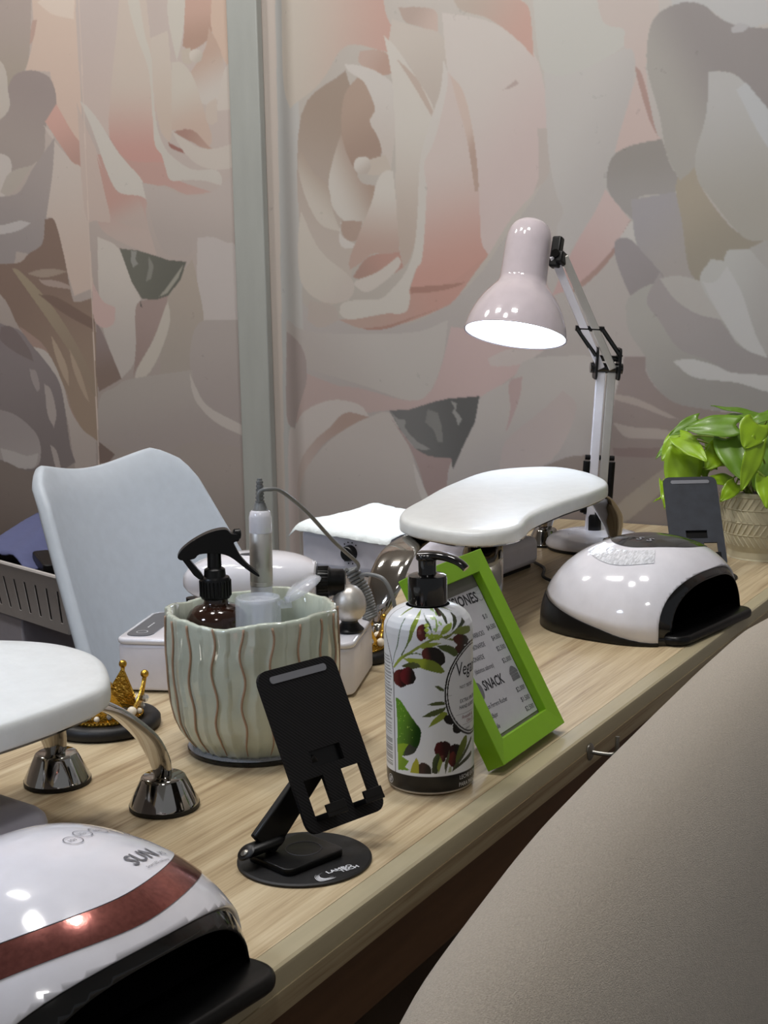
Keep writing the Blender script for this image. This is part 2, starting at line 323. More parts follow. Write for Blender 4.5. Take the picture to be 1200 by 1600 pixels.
# ------------------------------------------------------------------ the room
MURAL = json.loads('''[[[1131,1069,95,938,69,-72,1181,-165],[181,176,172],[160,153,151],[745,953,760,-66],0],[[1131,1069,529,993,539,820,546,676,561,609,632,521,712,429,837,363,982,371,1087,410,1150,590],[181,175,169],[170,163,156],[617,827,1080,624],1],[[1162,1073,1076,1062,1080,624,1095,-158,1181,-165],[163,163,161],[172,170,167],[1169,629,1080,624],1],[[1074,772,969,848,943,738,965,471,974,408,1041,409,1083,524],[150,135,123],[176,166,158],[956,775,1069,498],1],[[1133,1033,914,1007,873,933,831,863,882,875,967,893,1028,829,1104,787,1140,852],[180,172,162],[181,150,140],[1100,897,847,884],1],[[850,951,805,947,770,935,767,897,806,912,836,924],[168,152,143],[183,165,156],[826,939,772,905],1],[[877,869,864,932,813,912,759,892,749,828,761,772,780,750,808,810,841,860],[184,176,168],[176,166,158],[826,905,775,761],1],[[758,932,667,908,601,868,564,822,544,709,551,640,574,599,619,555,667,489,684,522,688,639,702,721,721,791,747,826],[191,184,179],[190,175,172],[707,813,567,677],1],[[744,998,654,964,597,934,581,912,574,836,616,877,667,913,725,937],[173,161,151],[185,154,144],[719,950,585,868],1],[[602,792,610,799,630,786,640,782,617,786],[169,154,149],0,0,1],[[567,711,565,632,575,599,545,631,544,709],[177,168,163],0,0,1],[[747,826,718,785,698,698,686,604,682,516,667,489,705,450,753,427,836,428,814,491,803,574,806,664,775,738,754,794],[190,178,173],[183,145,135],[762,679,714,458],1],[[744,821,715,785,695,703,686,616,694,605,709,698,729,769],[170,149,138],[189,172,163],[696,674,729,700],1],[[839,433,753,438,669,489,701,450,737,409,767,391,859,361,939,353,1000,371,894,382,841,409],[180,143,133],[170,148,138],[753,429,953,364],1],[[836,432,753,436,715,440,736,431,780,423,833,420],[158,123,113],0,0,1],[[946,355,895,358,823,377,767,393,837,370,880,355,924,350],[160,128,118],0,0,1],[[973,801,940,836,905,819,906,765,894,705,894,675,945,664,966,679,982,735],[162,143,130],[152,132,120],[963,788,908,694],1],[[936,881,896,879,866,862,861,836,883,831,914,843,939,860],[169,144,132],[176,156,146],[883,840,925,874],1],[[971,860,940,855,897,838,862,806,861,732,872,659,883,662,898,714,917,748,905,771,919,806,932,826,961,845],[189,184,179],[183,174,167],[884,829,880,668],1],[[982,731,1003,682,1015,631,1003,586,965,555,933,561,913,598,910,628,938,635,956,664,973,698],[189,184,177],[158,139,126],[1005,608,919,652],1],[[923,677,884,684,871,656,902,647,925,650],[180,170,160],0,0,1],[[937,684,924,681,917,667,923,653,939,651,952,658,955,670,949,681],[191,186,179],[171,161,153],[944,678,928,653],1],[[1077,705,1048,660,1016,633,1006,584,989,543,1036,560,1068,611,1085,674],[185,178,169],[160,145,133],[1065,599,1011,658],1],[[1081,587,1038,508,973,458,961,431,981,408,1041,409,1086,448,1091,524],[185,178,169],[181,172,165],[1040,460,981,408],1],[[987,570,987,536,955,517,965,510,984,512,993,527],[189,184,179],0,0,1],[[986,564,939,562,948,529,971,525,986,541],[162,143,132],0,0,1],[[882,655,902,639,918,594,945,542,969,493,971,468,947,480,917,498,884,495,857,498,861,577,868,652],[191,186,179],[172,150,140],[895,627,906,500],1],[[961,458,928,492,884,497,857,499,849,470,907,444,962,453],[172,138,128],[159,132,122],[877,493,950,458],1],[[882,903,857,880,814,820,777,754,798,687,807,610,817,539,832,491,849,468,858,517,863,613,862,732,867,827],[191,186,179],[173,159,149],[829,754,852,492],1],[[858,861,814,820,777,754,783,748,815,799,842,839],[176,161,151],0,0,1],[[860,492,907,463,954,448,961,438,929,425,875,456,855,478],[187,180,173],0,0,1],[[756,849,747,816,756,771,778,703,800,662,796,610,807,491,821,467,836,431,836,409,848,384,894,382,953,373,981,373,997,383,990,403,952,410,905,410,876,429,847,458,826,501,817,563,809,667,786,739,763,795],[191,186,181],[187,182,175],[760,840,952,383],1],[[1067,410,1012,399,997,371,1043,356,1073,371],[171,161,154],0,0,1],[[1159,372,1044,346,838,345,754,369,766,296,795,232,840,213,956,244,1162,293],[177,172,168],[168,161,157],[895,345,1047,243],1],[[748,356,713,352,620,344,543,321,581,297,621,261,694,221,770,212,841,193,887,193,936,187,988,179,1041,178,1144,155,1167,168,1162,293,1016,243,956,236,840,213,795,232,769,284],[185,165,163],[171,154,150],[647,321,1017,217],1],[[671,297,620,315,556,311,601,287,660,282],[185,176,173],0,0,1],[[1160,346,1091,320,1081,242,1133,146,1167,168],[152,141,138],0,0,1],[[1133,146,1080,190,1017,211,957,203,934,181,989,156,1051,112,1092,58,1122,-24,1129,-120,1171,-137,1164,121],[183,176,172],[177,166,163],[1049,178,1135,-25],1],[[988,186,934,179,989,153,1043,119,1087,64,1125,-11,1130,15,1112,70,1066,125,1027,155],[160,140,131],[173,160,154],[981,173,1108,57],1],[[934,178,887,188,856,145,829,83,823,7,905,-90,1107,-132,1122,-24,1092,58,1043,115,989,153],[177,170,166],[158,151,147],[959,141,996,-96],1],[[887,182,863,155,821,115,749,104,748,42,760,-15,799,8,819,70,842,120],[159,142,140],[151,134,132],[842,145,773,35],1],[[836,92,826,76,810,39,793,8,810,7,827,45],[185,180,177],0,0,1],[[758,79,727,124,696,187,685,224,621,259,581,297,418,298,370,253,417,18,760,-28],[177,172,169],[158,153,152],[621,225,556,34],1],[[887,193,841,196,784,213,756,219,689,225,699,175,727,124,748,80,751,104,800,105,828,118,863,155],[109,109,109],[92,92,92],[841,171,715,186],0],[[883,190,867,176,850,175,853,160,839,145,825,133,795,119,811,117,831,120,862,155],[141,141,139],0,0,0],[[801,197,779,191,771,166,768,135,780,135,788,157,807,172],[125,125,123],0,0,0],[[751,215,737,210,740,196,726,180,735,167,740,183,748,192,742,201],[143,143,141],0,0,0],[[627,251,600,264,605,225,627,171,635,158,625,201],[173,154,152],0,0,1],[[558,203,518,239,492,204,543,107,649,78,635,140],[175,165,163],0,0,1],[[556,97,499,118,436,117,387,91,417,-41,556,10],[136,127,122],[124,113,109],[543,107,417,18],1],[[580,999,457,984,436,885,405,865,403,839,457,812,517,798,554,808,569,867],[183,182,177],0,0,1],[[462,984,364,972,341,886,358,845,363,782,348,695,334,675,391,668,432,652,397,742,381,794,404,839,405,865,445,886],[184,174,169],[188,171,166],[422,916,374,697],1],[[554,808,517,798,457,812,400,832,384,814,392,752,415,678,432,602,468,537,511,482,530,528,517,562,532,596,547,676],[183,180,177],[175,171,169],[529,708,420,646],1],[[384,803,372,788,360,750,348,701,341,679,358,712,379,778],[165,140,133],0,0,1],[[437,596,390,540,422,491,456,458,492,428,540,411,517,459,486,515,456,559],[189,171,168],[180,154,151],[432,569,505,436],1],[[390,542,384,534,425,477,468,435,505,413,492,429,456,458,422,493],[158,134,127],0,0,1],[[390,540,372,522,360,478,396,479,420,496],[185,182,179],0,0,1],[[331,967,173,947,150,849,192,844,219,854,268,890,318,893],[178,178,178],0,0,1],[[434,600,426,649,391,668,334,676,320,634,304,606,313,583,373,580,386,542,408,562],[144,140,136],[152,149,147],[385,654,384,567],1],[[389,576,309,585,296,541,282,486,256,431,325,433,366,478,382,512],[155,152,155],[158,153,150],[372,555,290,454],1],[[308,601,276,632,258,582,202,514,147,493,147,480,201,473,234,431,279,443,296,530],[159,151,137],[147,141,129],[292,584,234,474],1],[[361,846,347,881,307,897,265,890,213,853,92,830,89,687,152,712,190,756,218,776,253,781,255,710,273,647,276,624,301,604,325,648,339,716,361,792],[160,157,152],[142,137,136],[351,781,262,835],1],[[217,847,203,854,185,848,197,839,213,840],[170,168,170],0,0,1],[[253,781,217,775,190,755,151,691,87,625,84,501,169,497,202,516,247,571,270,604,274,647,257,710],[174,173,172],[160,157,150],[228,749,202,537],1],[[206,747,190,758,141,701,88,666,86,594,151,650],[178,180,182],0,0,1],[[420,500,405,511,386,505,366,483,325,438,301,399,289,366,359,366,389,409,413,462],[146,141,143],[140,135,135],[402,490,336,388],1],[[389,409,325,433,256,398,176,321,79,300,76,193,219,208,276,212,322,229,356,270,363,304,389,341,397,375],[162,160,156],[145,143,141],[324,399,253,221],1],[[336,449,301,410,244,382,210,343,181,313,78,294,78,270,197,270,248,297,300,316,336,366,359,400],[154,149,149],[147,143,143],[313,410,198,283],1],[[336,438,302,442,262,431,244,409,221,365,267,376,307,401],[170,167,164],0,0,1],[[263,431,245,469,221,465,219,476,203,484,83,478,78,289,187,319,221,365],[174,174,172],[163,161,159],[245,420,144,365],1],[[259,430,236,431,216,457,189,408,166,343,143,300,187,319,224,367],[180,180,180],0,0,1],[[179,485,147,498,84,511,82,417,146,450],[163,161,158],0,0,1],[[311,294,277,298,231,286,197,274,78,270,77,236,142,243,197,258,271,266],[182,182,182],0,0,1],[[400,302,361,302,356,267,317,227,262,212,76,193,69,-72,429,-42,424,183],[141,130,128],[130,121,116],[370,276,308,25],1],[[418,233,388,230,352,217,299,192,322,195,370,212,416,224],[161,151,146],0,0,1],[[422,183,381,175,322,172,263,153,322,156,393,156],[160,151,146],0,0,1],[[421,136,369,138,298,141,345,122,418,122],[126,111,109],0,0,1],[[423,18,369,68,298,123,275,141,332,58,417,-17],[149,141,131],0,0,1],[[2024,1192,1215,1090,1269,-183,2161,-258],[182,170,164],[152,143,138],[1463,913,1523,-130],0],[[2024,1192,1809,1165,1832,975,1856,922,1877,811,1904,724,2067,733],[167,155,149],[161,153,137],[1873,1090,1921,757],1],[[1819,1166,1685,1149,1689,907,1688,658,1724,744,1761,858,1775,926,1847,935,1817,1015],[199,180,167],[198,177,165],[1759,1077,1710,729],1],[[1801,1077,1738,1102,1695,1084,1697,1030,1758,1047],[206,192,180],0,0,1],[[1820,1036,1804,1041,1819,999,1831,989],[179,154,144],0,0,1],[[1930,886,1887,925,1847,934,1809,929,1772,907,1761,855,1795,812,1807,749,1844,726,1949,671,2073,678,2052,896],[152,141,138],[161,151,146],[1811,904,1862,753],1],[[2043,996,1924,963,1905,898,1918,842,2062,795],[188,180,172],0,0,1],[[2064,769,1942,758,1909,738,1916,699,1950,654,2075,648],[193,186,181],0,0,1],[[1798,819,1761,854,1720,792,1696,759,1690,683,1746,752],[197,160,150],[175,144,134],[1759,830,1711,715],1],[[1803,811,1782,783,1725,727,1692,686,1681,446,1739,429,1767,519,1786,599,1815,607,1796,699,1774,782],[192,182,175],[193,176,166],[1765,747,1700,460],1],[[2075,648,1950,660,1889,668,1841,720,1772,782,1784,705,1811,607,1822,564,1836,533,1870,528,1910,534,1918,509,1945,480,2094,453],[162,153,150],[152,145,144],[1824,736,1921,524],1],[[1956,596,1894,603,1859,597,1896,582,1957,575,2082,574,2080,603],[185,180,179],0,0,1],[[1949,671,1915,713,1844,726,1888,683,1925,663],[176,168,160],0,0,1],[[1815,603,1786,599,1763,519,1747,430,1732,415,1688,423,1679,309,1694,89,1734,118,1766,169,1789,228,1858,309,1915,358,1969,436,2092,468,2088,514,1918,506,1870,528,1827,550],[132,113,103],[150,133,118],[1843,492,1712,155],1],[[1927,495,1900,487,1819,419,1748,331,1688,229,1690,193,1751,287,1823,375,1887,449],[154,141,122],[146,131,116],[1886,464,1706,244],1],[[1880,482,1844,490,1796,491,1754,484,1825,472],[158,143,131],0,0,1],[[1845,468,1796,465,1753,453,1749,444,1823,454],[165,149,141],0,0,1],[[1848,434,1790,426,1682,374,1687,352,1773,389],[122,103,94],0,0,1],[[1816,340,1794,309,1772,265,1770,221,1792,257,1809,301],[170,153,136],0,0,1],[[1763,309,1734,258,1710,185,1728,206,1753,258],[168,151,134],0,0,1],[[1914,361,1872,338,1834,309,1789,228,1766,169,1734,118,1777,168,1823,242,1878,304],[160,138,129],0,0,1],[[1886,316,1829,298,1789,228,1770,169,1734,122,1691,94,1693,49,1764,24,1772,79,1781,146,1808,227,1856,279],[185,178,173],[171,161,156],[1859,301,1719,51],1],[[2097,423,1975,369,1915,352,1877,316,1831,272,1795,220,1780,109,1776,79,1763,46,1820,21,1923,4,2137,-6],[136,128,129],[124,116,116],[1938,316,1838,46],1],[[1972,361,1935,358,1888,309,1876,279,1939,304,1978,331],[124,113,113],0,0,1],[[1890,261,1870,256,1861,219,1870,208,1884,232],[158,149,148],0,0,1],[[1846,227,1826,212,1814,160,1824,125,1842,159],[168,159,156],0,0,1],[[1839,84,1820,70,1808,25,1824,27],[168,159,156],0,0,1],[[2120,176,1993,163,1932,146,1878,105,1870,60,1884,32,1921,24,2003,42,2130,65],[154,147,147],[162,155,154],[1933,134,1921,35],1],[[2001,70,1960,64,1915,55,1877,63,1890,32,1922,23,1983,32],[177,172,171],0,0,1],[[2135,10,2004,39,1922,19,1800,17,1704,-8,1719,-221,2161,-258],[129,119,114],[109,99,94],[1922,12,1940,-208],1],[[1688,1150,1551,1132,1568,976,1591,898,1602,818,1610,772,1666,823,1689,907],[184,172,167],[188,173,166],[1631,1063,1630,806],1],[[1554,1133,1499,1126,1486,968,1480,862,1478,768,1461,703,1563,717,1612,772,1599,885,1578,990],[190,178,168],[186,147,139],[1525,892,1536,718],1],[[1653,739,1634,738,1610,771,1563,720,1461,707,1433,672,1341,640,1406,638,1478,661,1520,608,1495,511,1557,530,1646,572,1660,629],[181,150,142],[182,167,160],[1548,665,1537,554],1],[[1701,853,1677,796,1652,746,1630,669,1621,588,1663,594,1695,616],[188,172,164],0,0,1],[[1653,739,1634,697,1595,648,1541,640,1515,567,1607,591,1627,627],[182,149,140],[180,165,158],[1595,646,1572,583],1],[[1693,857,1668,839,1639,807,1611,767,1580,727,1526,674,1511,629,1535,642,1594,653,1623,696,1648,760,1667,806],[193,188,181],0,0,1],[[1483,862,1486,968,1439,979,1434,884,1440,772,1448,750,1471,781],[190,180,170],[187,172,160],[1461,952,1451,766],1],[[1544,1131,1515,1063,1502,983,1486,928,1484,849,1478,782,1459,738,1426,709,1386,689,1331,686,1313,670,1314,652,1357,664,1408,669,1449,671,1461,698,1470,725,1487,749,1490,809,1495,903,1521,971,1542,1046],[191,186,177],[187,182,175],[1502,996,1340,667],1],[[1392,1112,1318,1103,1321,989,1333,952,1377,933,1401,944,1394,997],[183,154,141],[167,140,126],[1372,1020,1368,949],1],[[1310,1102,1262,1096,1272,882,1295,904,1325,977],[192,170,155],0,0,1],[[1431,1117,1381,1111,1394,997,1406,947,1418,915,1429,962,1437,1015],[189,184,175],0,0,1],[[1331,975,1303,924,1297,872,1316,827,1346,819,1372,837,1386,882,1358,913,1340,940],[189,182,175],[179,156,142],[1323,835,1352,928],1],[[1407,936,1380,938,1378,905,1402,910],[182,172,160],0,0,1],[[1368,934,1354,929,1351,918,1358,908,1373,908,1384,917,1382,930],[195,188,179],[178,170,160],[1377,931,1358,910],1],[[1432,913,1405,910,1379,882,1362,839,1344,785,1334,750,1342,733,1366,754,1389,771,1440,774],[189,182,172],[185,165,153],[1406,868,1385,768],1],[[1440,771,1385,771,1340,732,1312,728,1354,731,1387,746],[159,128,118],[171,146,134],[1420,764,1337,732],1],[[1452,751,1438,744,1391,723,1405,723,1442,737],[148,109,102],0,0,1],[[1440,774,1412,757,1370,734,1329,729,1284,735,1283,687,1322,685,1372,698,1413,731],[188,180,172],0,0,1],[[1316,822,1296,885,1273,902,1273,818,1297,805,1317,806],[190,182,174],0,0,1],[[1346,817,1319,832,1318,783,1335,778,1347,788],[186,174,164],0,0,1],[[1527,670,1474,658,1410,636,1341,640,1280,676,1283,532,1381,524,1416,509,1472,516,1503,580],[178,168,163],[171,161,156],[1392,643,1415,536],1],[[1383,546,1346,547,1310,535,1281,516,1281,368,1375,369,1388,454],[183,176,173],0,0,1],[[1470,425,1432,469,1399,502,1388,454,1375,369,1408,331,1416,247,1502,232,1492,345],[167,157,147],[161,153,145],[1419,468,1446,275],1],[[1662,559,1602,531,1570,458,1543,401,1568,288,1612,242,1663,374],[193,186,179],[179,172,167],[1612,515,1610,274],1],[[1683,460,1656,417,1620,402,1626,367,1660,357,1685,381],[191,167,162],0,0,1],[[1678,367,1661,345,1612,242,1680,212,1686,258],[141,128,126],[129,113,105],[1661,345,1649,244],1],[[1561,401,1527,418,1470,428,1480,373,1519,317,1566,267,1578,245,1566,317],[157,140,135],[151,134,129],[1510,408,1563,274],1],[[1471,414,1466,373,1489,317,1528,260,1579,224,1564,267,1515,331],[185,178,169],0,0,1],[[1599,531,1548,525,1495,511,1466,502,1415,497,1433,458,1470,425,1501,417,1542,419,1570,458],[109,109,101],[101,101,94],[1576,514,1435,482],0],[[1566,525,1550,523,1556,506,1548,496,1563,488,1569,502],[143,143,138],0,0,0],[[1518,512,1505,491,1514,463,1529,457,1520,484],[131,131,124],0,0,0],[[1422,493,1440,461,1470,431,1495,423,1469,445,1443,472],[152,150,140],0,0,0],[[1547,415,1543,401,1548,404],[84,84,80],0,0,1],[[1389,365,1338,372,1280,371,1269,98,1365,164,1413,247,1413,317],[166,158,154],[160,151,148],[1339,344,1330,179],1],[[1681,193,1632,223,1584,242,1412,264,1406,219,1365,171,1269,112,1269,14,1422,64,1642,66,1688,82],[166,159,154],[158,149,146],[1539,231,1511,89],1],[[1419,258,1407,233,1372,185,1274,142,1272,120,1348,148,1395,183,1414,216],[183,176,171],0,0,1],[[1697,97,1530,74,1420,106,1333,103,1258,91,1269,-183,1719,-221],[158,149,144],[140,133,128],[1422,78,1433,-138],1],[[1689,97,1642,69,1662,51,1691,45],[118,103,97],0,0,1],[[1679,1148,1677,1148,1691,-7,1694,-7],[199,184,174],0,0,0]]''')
WX = 1.75
def smoothstep(a, b, x):
    t = np.clip((x - a) / (b - a), 0, 1); return t * t * (3 - 2 * t)
def build_wall():
    ny = np.concatenate([np.arange(-1.6, .12, .008), np.arange(.12, 2.06, .0019), np.arange(2.06, 3.1, .008)])
    nz = np.concatenate([np.arange(-.75, -.26, .008), np.arange(-.26, 1.16, .0019), np.arange(1.16, 1.96, .008)])
    Y, Z = np.meshgrid(ny, nz, indexing='ij')
    fold = lambda v, lo, hi: lo + np.abs((v - lo) % (2 * (hi - lo)) - (hi - lo)) * -1 + (hi - lo)   # the paper repeats mirrored past the traced drop
    img = raster(MURAL, fold(Y, .10, 2.02) * 1000, fold(Z, -.30, 1.15) * 1000, lin((178, 168, 160)))  # print includes a grey strip painted as shade right of the post
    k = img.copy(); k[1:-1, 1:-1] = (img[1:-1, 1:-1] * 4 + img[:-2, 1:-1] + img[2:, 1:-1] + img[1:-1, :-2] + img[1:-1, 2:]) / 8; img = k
    off = .055 * (1 - smoothstep(1.085, 1.17, Y))            # the panel right of the post is boarded out and turns back to it
    V = np.stack([WX - off, Y, Z + TZ], -1)
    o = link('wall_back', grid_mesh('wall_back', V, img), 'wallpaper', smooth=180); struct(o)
build_wall()
struct(MB().box((-.6, .5, -.02), (5.4, 5.2, .04)).build('floor', 'floor', smooth=0))
struct(MB().box((-.6, .5, 2.72), (5.4, 5.2, .04)).build('ceiling', 'ceil', smooth=0))
struct(MB().box((-.6, 3.12, 1.35), (5.4, .05, 2.7)).build('wall_left', 'plaster', smooth=0))
tr = MB(); tr.box((WX - .010, 1.2345, 1.35), (.020, .075, 2.7))
struct(tr.build('trim_1', 'post', bevel=.003))

# ------------------------------------------------------------------ table
def make_table():
    t = thing('manicure_table', 'long light oak laminate table with beige front edge carrying the manicure things', 'table', (0, 0, 0))
    MB().box((.355, .2722, TZ - .016), (2.67, .5046, .032)).build('tabletop', 'wood', t, smooth=0)
    b = MB(); b.prism([(0, 0), (.0196, 0), (.0196, .0325), (.003, .0325), (.0008, .0312), (0, .029)], -.98, 1.69, Matrix(((0, 0, 1, 0), (1, 0, 0, 0), (0, 1, 0, TZ - .0326), (0, 0, 0, 1))))
    b.build('edge_band', 'band', t, smooth=30)
    MB().box((.355, -.0006, TZ - .0245), (2.67, .0012, .016)).build('edge_strip', 'edge', t, smooth=0)
    MB().box((.355, .022, TZ - .065), (2.67, .018, .064)).build('apron', 'apron', t, smooth=0)
    MB().box((.355, .33, .38), (2.60, .016, .70)).build('floor_screen', 'apron', t, smooth=0)  # dark board added to hide the bright floor beneath the table
    for x in (-.95, 1.67): MB().box((x, .27, .36), (.03, .46, .716)).build('side_panel', 'apron', t, smooth=0)
    h = MB(); x, z = .518, TZ - .018
    h.lathe([(.0001, -.0005), (.0085, -.0005), (.0085, .0008), (.006, .0022), (.0001, .0028)], 24, M=Matrix.Translation((x, -.0012, z)) @ Matrix.Rotation(radians(90), 4, 'X'))
    h.tube(spline([(x, -.002, z), (x + .002, -.012, z - .001), (x + .004, -.022, z - .001), (x + .005, -.026, z + .002), (x + .005, -.027, z + .010), (x + .006, -.027, z + .0172)], 4), .0022, 10)
    h.build('bag_hook', 'steel', t)
make_table()

# ------------------------------------------------------------------ nail lamps
def nail_lamp(name, label, loc, rz, wx, wyb, h, kind):
    t = thing(name, label, 'nail lamp', loc, rz)
    p, q = 2.5, 2.15; fy = .022 if kind == 'right' else 0     # fy: how far the summit sits towards the hand opening
    wyf = .130 - fy; ZC = .66 if kind == 'left' else .70
    def surf(ph, s, k=1.0):
        c, sn = cos(ph), sin(ph); r = (abs(c) ** p + abs(sn) ** p) ** (-1 / p)
        x = r * c * wx * s; y = r * sn * (wyb if sn > 0 else wyf) * s; z = h * max(0, 1 - s ** q) ** (1 / q)
        return (x * k, y * k, z * k + .001)
    def zof(x, y):
        wy = wyb if y > 0 else wyf; s = ((abs(x) / wx) ** p + (abs(y) / wy) ** p) ** (1 / p)
        return h * max(0, 1 - min(s, 1) ** q) ** (1 / q) + .001
    NP, NS = 220, 40
    def bound(ph):                                            # height where the white shell ends above the black skirt
        y = sin(ph); f = .004 + .036 * max(0, min(1, (y + .55) / 1.3)) ** 1.3; return f
    def shell(k, white, z_lo=None):
        mb = MB(); rows = []
        for i in range(NP):
            ph = 2 * pi * i / NP; f = bound(ph); s0 = (1 - (f / h) ** q) ** (1 / q)
            if white: ss = [s0 * (1 - (j / NS)) ** .8 for j in range(NS)] + [0.0005]
            else: ss = [1 - (1 - s0) * j / 8 for j in range(9)]
            rows.append([surf(ph, s, k) for s in ss])
        mb.loft(rows + [rows[0]], (0, 0), closed=0); me = bpy.data.meshes.new('shell'); me.from_pydata(mb.v, [], mb.f)
        bm = bmesh.new(); bm.from_mesh(me); bmesh.ops.remove_doubles(bm, verts=bm.verts, dist=1e-5)
        ha, hc = (wx * (.90 if kind == 'left' else .85), h * ZC) if k >= 1 else (wx * .74, h * (ZC - .09))
        def G(c):                                             # negative inside the hand opening
            if c.y > fy - .03: return 1.0
            return (abs(c.x) / ha) ** 2.6 + (max(c.z, 0) / hc) ** 2.6 - 1
        vals = {v: G(v.co) for v in bm.verts}; new = []
        for e in [e for e in bm.edges if (vals[e.verts[0]] < 0) != (vals[e.verts[1]] < 0)]:
            a, b = e.verts; ga, gb = vals[a], vals[b]
            if (a.co.y > fy - .03) != (b.co.y > fy - .03): continue
            ne, nv = bmesh.utils.edge_split(e, a, ga / (ga - gb)); vals[nv] = 0; new.append(nv)
        sn = set(new)
        for f in list(bm.faces):
            vs = [v for v in f.verts if v in sn]
            if len(vs) == 2 and not any(set(e.verts) == set(vs) for e in f.edges): bmesh.utils.face_split(f, vs[0], vs[1])
        bmesh.ops.delete(bm, geom=[f for f in bm.faces if sum(vals[v] for v in f.verts) < 0 and min(vals[v] for v in f.verts) < 0], context='FACES')
        if k < 1: bmesh.ops.bisect_plane(bm, geom=bm.verts[:] + bm.edges[:] + bm.faces[:], plane_co=(0, fy - (.114 if kind == 'left' else .107), 0), plane_no=Vector((0, -1, -.12)).normalized(), clear_outer=True)
        bmesh.ops.remove_doubles(bm, verts=bm.verts, dist=.0007)
        bmesh.ops.recalc_face_normals(bm, faces=bm.faces)
        up = sum(f.normal.z * f.calc_area() for f in bm.faces) if white else sum(f.normal.dot(f.calc_center_median()) * f.calc_area() for f in bm.faces)
        if up < 0: bmesh.ops.reverse_faces(bm, faces=bm.faces)
        bm.to_mesh(me); bm.free(); return me
    link('outer_shell', shell(1, True), 'white', t, smooth=60, solid=.0032)
    link('black_skirt', shell(1.002, False), 'black', t, smooth=60, solid=.003)
    li = shell(.975, True); link('inner_lining', li, 'blackgloss', t, smooth=60, solid=.002)
    # black base plate with a tongue in front of the opening
    out = [surf(2 * pi * i / 90, .985)[:2] for i in range(90)]
    out = [(x * .99, max(y, fy - .106)) for x, y in out]
    MB().prism(out, -.001, .0115, bev=.004).build('base_plate', 'rubber' if kind == 'left' else 'blackgloss', t)
    tg = rrect(wx * 1.58, .046, .020, 6, 0, fy - .098)
    MB().prism(tg, .001, .013, bev=.005).build('front_tongue', 'black', t)
    def patch(fn_out, fn_in, mname, pn, lift, n=96, rings=8, par=t):
        mb = MB(); R = []
        for j in range(rings + 1):
            u = j / rings; ring = []
            for i in range(n):
                a = 2 * pi * i / n; xo, yo = fn_out(a); xi, yi = fn_in(a); x, y = lerp(xo, xi, u), lerp(yo, yi, u); ring.append((x, y, zof(x, y) + lift))
            R.append(ring)
        mb.loft(R, (0, 0)); return mb.build(pn, mname, par, smooth=180)
    def decal(mb, body, size, cx, cy, rot, lift=.0022, bold=0, sx=1):
        def fn(x, y):
            X = cx + x * cos(rot) - y * sin(rot); Y = cy + x * sin(rot) + y * cos(rot); return (X, Y, zof(X, Y) + lift)
        add_text(mb, body, size, fn, bold=bold, sx=sx)
    def ring(mb, cx, cy, r, wd, lift=.0022, n=28):
        R = [[(cx + k * cos(2 * pi * i / n), cy + k * sin(2 * pi * i / n), zof(cx + k * cos(2 * pi * i / n), cy + k * sin(2 * pi * i / n)) + lift) for i in range(n)] for k in (r, r - wd)]
        mb.loft(R, (0, 0))
    if kind == 'right':
        E = lambda k, cx=.026, cy=.002: (lambda a: (cx + .078 * k * cos(a), cy + .056 * k * sin(a)))
        top = patch(E(1), E(.002), 'blackgloss', 'display_cover', .0008)
        d = MB(); decal(d, 'S', .017, -.030, -.008, radians(-92), .0012, .0003); decal(d, 'S', .017, -.030, .006, radians(-92), .0012, .0003)
        decal(d, 'SUN5', .008, .064, .002, radians(-92), .0012); decal(d, 'Smart lamp 2.0', .0035, .058, .010, radians(-92), .0012)
        d.build('lettering', 'strip', top, smooth=0)
        def band(u, v):                                        # facetted clear window at the left of the top
            a = radians(lerp(135, 212, u)); k = lerp(1.08, 1.42, v) ; return (.024 + .078 * k * cos(a), .002 + .058 * k * sin(a))
        mb = MB(); rows = [[(*band(i / 20, j / 6), zof(*band(i / 20, j / 6)) + .0009) for j in range(7)] for i in range(21)]
        mb.loft(rows, (0, 0), closed=0); mb.build('clear_window', 'lens', t, smooth=180)
    else:
        Ei = lambda a: (-.002 + .096 * cos(a), (.070 if sin(a) > 0 else .076) * sin(a))
        Eo = lambda a: (-.002 + .112 * cos(a), (.073 if sin(a) > 0 else .094) * sin(a))
        patch(Eo, Ei, 'rose', 'rose_gold_band', .0008)
        top = patch(Ei, lambda a: (0, .012), 'white', 'top_cover', .0014)
        d = MB()
        decal(d, 'SUN', .0145, .027, -.0610, radians(14), .0020, .0002); decal(d, 'X5', .0055, .0560, -.0535, radians(14), .0020); decal(d, 'Smart LED nail lamp', .0030, .033, -.0655, radians(14), .0020)
        for cx, cy, sec in ((.018, -.0165, '10s'), (.031, -.0105, '30s'), (.0455, -.0085, '60s'), (.060, -.0125, '99s')):
            ring(d, cx, cy, .0064, .0006, .0020); decal(d, sec, .0048, cx - .0040, cy - .0017, radians(5), .0020)
        d.build('lettering', 'inkgrey', top, smooth=0)
    return t
nail_lamp('nail_lamp', 'white nail lamp with rose gold band and SUN lettering at the front left corner', (-.118, .110, TZ), radians(-6), .120, .10, .098, 'left')
nail_lamp('nail_lamp', 'white nail lamp with black oval top and clear window, before the desk lamp', (.982, .100, TZ), radians(-9), .130, .134, .112, 'right')

